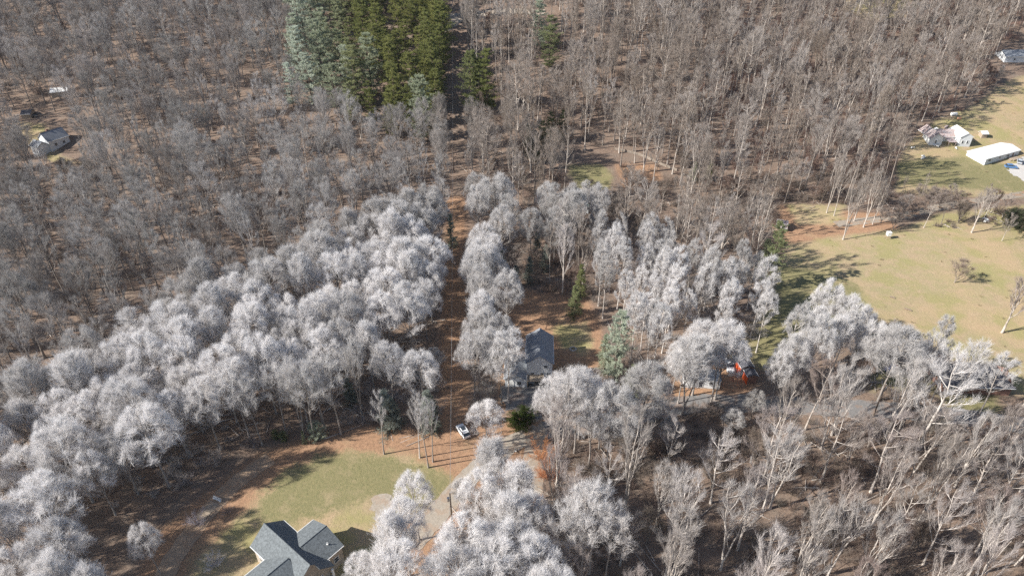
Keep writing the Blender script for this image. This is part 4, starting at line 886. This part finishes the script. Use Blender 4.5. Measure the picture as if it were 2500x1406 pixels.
# white mobile home, farmhouse, barn and their yard
T, Ln = simple_house('mobile_home', (2402, 404), (2486, 377), 8.6, 2.9, 3.9, 'white mobile home with a plain white roof in the upper right field', M_WHROOF, M_WHITE, over=.25, wins=((.12, 1.8, 1.6, .9), (.42, 1.8, 1.0, .9), (.66, 1.8, 1.6, .9)))
opening(T, (Ln * .82, 0, 1.3), (0, -1), .95, 2.0, 'door', pm=M_DOOR, mull=False)
b = MB(); b.box((Ln * .78, -1.6, .75), (5.0, 3.0, .16))
for i in range(4): b.box((Ln * .78 - 2.7 - i * .35, -1.6, .6 - i * .17), (.36, 1.4, .1))
for x_ in (-2.3, 0, 2.3):
    for y_ in (-.3, -2.9): b.box((Ln * .78 + x_, y_, .7), (.12, .12, 1.9))
b.box((Ln * .78, -2.95, 1.6), (5, .08, .1)); b.build('deck', M_WOOD, T)
T, Ln = simple_house('old_farmhouse', (2337, 358), (2366, 359), 9.5, 4.6, 6.2, 'old white farmhouse with patched rusty roofs and several wings', M_WHROOF, M_WHITE, axis='y', over=.3, ribs=.8, wins=((.3, 2.2, .8, 1.3), (.7, 2.2, .8, 1.3)))
wall_block(T, -12.6, -7.2, .2, 6.5, 3.8, 6.0, 'y', M_WHITE); roof_block(T, -12.6, -7.2, .2, 10.5, 3.8, 6.0, 'y', M_RUST, ribs=.7); wall_block(T, -7.2, 0, 3.5, 9.8, 3.4, 5.4, 'x', M_WHITE); roof_block(T, -7.2, 0, 3.5, 9.8, 3.4, 5.4, 'x', M_RUST, ribs=.7)
wall_block(T, -5.2, -1.4, 9.8, 13.6, 2.6, 3.4, 'y', M_TAN); roof_block(T, -5.2, -1.4, 9.8, 13.6, 2.6, 3.4, 'y', M_WHROOF)
opening(T, (-9.9, .2, 2.2), (0, -1), .9, 1.2); b = MB(); b.slab([(-4.6, -.6, 2.4), (-1.2, -.6, 2.4), (-1.2, 3.4, 3.0), (-4.6, 3.4, 3.0)], .12)
for x_ in (-4.4, -1.4): b.box((x_, -.4, .9), (.12, .12, 3.0))
b.build('porch', M_RUST, T)
T, Ln = simple_house('white_barn', (2450, 153), (2530, 153), 7.5, 3.4, 5.4, 'white barn with a grey roof at the far right edge', M_METROOF, M_WHITE, over=.3, wins=((.3, 1.8, 1, 1), (.6, 1.8, 1, 1)), cat='barn')
simple_house('tool_shed', (2395, 338), (2408, 338), 2.6, 2.1, 2.8, 'tiny grey tool shed behind the white mobile home', M_WHROOF, M_WOOD, cat='shed')
T, Ln = simple_house('fallen_in_shed', (1893, 562), (1918, 566), 4.6, 1.7, 2.9, 'fallen-in shed with a rusty roof at the field corner', M_RUST, M_WOOD, cat='shed'); T.rotation_euler[0] = .09
for i in range(5): MB().box((rnd.uniform(-1, 4), rnd.uniform(-1.8, 0), .5 + i * .05), (rnd.uniform(1.5, 3), .2, .05), rnd.uniform(0, 3)).build('loose_board', M_WOOD, T)
T, Ln = simple_house('green_roofed_house', (1386, 520), (1436, 522), 10, 3.3, 5.2, 'low house with a teal-green metal roof hidden by frosted trees', M_TEAL, M_WHITE, axis='y', over=.35, ribs=.7)

# ------------------------------------------------------------------ vehicles
def car(px, py, rz, paint, label, kind='suv', name='parked_car'):
    g = G(px, py); T = thing(name, g, rz, label, 'truck' if kind == 'pickup' else 'car'); Lc, Wc = (5.5, 1.95) if kind == 'pickup' else (4.7, 1.88)
    def loft(prof, wd, mt, nm, par, inset=.08):  # prof: (x, z) outline in order; rounded across the width
        b = MB(); ys = [-wd / 2, -wd / 2 + inset, wd / 2 - inset, wd / 2]; cx = sum(p[0] for p in prof) / len(prof); cz = sum(p[1] for p in prof) / len(prof)
        rings = [[(cx + (x - cx) * (.955 if k in (0, 3) else 1), y, cz + (z - cz) * (.93 if k in (0, 3) else 1)) for x, z in prof] for k, y in enumerate(ys)]
        n = len(prof); b.v = [p for r_ in rings for p in r_]
        for k in range(3):
            for i in range(n): j = (i + 1) % n; b.f.append((k * n + i, k * n + j, (k + 1) * n + j, (k + 1) * n + i)); b.m.append(0)
        b.f.append(tuple(range(n))); b.f.append(tuple(range(4 * n - 1, 3 * n - 1, -1))); b.m += [0, 0]; o = b.build(nm, mt, par)
        return o
    h = Lc / 2
    body = loft([(-h, .38), (-h + .05, .88), (-h + .25, 1.02), (h - 1.35, 1.02), (h - .25, .86), (h, .70), (h - .02, .38), (h - .35, .27), (-h + .3, .27)], Wc, paint, 'body', T, .14)
    if kind == 'suv':
        loft([(-h + .12, .98), (-h + .55, 1.46), (-h + 1.0, 1.56), (.35, 1.56), (1.2, .98)], Wc - .22, M_GLASS, 'cabin_glass', T, .16)
        loft([(-h + .62, 1.5), (-h + .95, 1.615), (.25, 1.615), (.5, 1.5)], Wc - .42, paint, 'roof', T, .12)
        if 'dark glass' in label: MB().box((-.15, 0, 1.62), (1.25, 1.05, .03)).build('sunroof', M_GLASS, T)
    else:
        loft([(-.9, .98), (-.8, 1.7), (.55, 1.7), (1.2, .98)], Wc - .2, M_GLASS, 'cabin_glass', T, .15); loft([(-.75, 1.64), (-.7, 1.77), (.45, 1.77), (.6, 1.64)], Wc - .36, paint, 'roof', T, .12)
        MB().box((-1.8, 0, 1.03), (1.6, 1.5, .04)).build('cargo_bed', M_DARK, T)
    for sx in (-1, 1):
        for sy in (-1, 1):
            wv = MB().tube([(sx * Lc * .3, sy * (Wc / 2 - .22), .34), (sx * Lc * .3, sy * (Wc / 2 + .005), .34)], .34, 14).build('wheel', M_DARK, T)
            MB().tube([(sx * Lc * .3, sy * (Wc / 2 - .05), .34), (sx * Lc * .3, sy * (Wc / 2 + .02), .34)], .2, 10).build('rim', M_STEEL, wv)
    for sy in (-1, 1):
        MB().box((h - .12, sy * .68, .72), (.22, .36, .14)).build('headlight', M_GLASS, T); MB().box((-h + .06, sy * .74, .84), (.1, .25, .2)).build('tail_light', M_DOOR, T)
        MB().box((.75, sy * (Wc / 2 + .05), 1.05), (.16, .2, .14)).build('mirror', paint, T)
    MB().box((h - .02, 0, .5), (.06, 1.1, .16)).build('grille', M_DARK, T); return T
M_CARW = mat('white_car_paint', (.80, .80, .80), rough=.25, spec=.5); M_CARS = mat('silver_car_paint', (.42, .45, .48), rough=.3, spec=.5); M_CARB = mat('blue_car_paint', (.10, .22, .42), rough=.3, spec=.5)
A, B_ = G(1121, 1040), G(1139, 1066); rzc = math.atan2(A.y - B_.y, A.x - B_.x)
car(1131, 1056, rzc, M_CARW, 'white car with dark glass parked on the leafy ground by the driveway')
car(1298, 925, math.radians(262), M_CARS, 'silver car parked before the metal-roofed house'); car(1781, 896, math.radians(260), M_CARW, 'white truck parked beside the orange shed', 'pickup', 'parked_truck')
car(2467, 410, math.radians(-12), M_CARB, 'blue and white car at the white mobile home'); car(2488, 397, math.radians(60), M_CARS, 'grey car on the concrete pad near the deck')

# ------------------------------------------------------------------ poles, wires and small things
def pole(px, py, h, label, arm=False, can=True, rz=0.0):
    g = G(px, py); T = thing('utility_pole', g, rz, label, 'utility pole', 'wooden poles carrying the overhead lines')
    MB().tube([(0, 0, -.3), (0, 0, h * .5), (0, 0, h)], [.19, .165, .13], 9).build('pole', M_CREO, T)
    if can:
        c = MB().tube([(.42, 0, h - 2.2), (.42, 0, h - 1.3)], .24, 12).tube([(.42, 0, h - 1.3), (.42, 0, h - 1.22)], .26, 12).build('transformer', M_STEEL, T); MB().tube([(.42, 0, h - 1.22), (.42, 0, h - .95)], .05, 6).build('bushing', M_TRIM, c)
    if arm: MB().box((0, 0, h - .5), (2.2, .12, .12)).build('crossarm', M_CREO, T)
    for z in (h + .12, h - .9): MB().tube([(0, 0, z - .12), (0, 0, z)], .05, 6).build('insulator', M_TRIM, T)
    return Vector((g.x, g.y, g.z + h))
P1 = pole(1105, 1290, 11.0, 'wooden utility pole with a grey transformer beside the gravel driveway', rz=3.3); P2 = pole(1108, 418, 10.0, 'slim utility pole standing in the middle of the cleared strip', can=False)
P3 = pole(2131, 1016, 10.5, 'leaning utility pole with a transformer beside the wooded road', rz=.5); P4 = pole(1106, 22, 10.0, 'distant utility pole where the cleared strip meets the top track', can=False)
def wire(a, b, sag, label, group='overhead wires along the cleared strip'):
    pts = [a + (b - a) * t - Vector((0, 0, sag * 4 * t * (1 - t))) for t in np.linspace(0, 1, 17)]
    MB().tube(pts, .014, 4).build('overhead_wire', M_STEEL, None, label=label, cat='overhead wire', group=group)
P0 = Vector((P1.x + (P1.x - P2.x) * .25, P1.y - (P2.y - P1.y) * .25, P1.z))
for dz, nm in ((0, 'upper'), (-.9, 'lower')):
    k = Vector((0, 0, dz)); wire(P1 + k, P2 + k, 2.6, f'{nm} overhead wire from the driveway pole to the pole in the strip'); wire(P2 + k, P4 + k, 2.0, f'{nm} overhead wire running up the far half of the strip')
    wire(P0 + k, P1 + k, .3, f'{nm} overhead wire crossing the frosted trees below the driveway pole')
for i, dx in enumerate((-.4, .5)):
    q = G(1770 + 30 * i, 1470); wire(P3 + Vector((dx, 0, -.3)), Vector((q.x, q.y, q.z + 9)), 2, ('left', 'right')[i] + ' thin wire over the lower wood from the leaning pole', 'thin wires over the lower wood')
def torus(n, R, r, z, mt, nm, par): return MB().tube([(math.cos(a) * R, math.sin(a) * R, z) for a in np.linspace(0, 2 * math.pi, n + 1)], r, 6, caps=False).build(nm, mt, par)
T = thing('fire_ring', G(1399, 853), 0, 'round pale ringed fire pit in the shadow of the metal-roofed house', 'fire pit')
for k in range(12):
    a = k * math.pi / 6; MB().box((math.cos(a) * .85, math.sin(a) * .85, .14), (.42, .26, .3), a + 1.57).build('stone', M_CONCRETE, T)
torus(20, .66, .05, .34, M_STEEL, 'rim', T)
# plank walkway with a white bench on the cut bank
A, B_ = G(487, 1268), G(527, 1226); rz, Ln = axes_from(A, B_); T = thing('plank_walkway', A, rz, 'weathered plank walkway on the leafy bank left of the lawn', 'walkway')
n = int(Ln / .45)
for k in range(n): MB().box((k * .45 + .2, 0, .16 + .01 * (k % 2)), (.41, 2.3 - .1 * (k % 3), .07), rnd.uniform(-.02, .02)).build('plank', M_WOOD, T)
for s in (-1, 1): MB().box((Ln / 2, s * .9, .06), (Ln, .14, .14)).build('rail', M_WOOD, T)
g_ = G(531, 1222); T = thing('white_bench', g_, rz - math.pi / 2, 'white bench at the upper end of the plank walkway', 'bench'); MB().box((0, 0, .5), (2.2, .36, .07)).build('seat', M_TRIM, T); MB().box((0, .22, .82), (2.2, .06, .36)).build('backrest', M_TRIM, T)
for s in (-1, 1): MB().box((s * .85, 0, .22), (.1, .36, .48)).build('leg', M_TRIM, T)
# pale board fence above the shaded clearing
F_ = catmull([G(1500, 366), G(1560, 380), G(1610, 402), G(1652, 418)], 2.4); T = thing('board_fence', G(1500, 366), 0, 'weathered pale board fence along the edge of the shaded clearing', 'fence'); o0 = T.location
for i in range(len(F_) - 1):
    p, q = F_[i], F_[i + 1]; zp = float(hz(p.x, p.y)) - o0.z; a = math.atan2(q.y - p.y, q.x - p.x); ln = (q - p).length
    MB().box((p.x - o0.x, p.y - o0.y, zp + .75), (.14, .14, 1.5), a).build('post', M_WOOD, T)
    b = MB(); nb_ = 8
    for k in range(nb_):
        t = (k + .5) / nb_; c = p + (q - p) * t; b.box((c.x - o0.x, c.y - o0.y, float(hz(c.x, c.y)) - o0.z + .55 + .06 * math.sin(k * 3.1 + i)), (ln / nb_ * .82, .03, 1.05), a)
    pb = b.build('paling', M_PALING, T); pb['kind'] = 'stuff'
def blob(name, px, py, d, mt, label, cat, rz=0, lid=None):
    T = thing(name, G(px, py), rz, label, cat); return T
T = blob('propane_tank', 2327, 284, 0, 0, 'white propane tank standing behind the old farmhouse', 'propane tank'); MB().tube([(-1.5, 0, 1), (-1.3, 0, 1), (1.3, 0, 1), (1.5, 0, 1)], [.35, .75, .75, .35], 12).build('tank', M_TRIM, T)
for s in (-1, 1): MB().box((s * .9, 0, .15), (.2, 1.1, .5)).build('saddle', M_CONCRETE, T)
T = blob('orange_dinghy', 2342, 291, 0, 0, 'pale orange upturned dinghy beside the white propane tank', 'boat', .4); MB().tube([(-1.5, 0, .2), (-.9, 0, .4), (.6, 0, .4), (1.6, 0, .2)], [.2, .6, .6, .08], 10).build('hull', mat('faded_orange', (.75, .42, .25)), T); MB().box((-.1, 0, 1.0), (2.0, .06, .08)).build('keel', M_WOOD, T)
def scrap(px, py, mt, label, s=1.0, seed=0):
    r_ = random.Random(seed); T = thing('scrap_heap', G(px, py), r_.uniform(0, 3), label, 'scrap heap')
    for k in range(6): MB().box((r_.uniform(-1, 1) * s, r_.uniform(-1, 1) * s, .15 + .1 * k * s), (r_.uniform(.5, 1.4) * s, r_.uniform(.3, .8) * s, r_.uniform(.1, .4) * s), r_.uniform(0, 3), M=Matrix.Rotation(r_.uniform(-.3, .3), 3, 'X')).build('board' if k % 2 else 'sheet', mt if k % 3 else M_WOOD, T)
scrap(2250, 385, M_TRIM, 'small white scrap heap on the grass left of the old farmhouse', 1.1, 1); scrap(2228, 362, M_TRIM, 'single white rubbish pile below the brush at the field corner', .6, 2); scrap(2286, 356, M_TRIM, 'white boards lying against the old farmhouse corner', 1.0, 3)
scrap(2405, 542, M_TRIM, 'white scrap under the tree at the far field edge', 1.2, 4); scrap(1262, 1100, M_CONCRETE, 'pale stones and boards by the lane fork', .5, 5); scrap(1905, 930, M_WOOD, 'pale lumber pile right of the orange shed', 1.3, 6)
scrap(2310, 312, M_RUST, 'rusty scrap behind the left wing of the old farmhouse', 1.2, 7); scrap(2332, 363, M_TRIM, 'white clutter at the farmhouse porch', .7, 8)
T = thing('deer_stand', G(2166, 583), 0, 'small white box on legs in the tan field', 'deer stand'); MB().box((0, 0, 2.0), (1.3, 1.2, 1.2)).build('box', M_TRIM, T); MB().box((0, 0, 2.65), (1.5, 1.4, .1)).build('roof', M_TRIM, T)
for sx in (-.5, .5):
    for sy in (-.5, .5): MB().tube([(sx * 1.4, sy * 1.4, -.1), (sx, sy, 1.4)], .06, 5).build('leg', M_WOOD, T)
for k, (px, py, lb) in enumerate(((2216, 757, 'longer dark log lying in the tan field'), (2178, 727, 'shorter dark log lying in the tan field'))):
    T = thing('fallen_log', G(px, py), -.7, lb, 'log'); MB().tube([(-1 + .3 * k, 0, .22), (0, .1, .25), (1.1 - .3 * k, 0, .2)], [.22, .25, .16], 8).build('stem', M_CREO, T); MB().tube([(.2, 0, .3), (.6, .5, .5)], [.08, .04], 5).build('stub', M_CREO, T)
T = thing('play_set', G(2176, 903), .1, 'blue play set with an orange seat and white panel on the grass', 'play set')
MB().box((-1.2, 0, .5), (1.1, 1.0, .9)).build('base', M_BLUE, T); MB().box((0, 0, .8), (1.0, 1.1, 1.5)).build('tower', M_BLUE, T); MB().box((.1, -.1, 1.62), (1.1, 1.2, .1)).build('roof', M_TRIM, T); MB().box((.75, 0, 1.0), (.7, .8, 1.2)).build('seat', M_ORANGE, T)
b = MB(); b.slab([(1.1, -.4, 1.2), (2.2, -.4, .2), (2.2, .4, .2), (1.1, .4, 1.2)], .08); b.build('slide', M_BLUE, T)
for px, py, lb, col_, s_ in ((478, 1278, 'small pink-white frosted shrub at the foot of the plank walkway', (.66, .58, .58), 1.3), (525, 1378, 'small frosted shrub alone on the tan slope by the house', (.72, .68, .70), 1.2),
                             (1325, 1120, 'tall rust-orange shrub hedge beside the lane', (.55, .26, .12), 2.2), (1330, 1165, 'lower rust-orange shrub beside the lane', (.50, .22, .11), 1.9), (555, 1250, 'thin pinkish shrub right of the white bench', (.45, .36, .32), .8)):
    T = thing('shrub', G(px, py), 1, lb, 'shrub'); o = link('foliage', UND[3 + int(px) % 3], T); o.color = (*col_, 1); T.scale = (s_ * .7, s_ * .7, s_ * .6)
    o = link('stem', UND[int(px) % 3], T); o.color = (*lerp(col_, GREY, .4), 1)
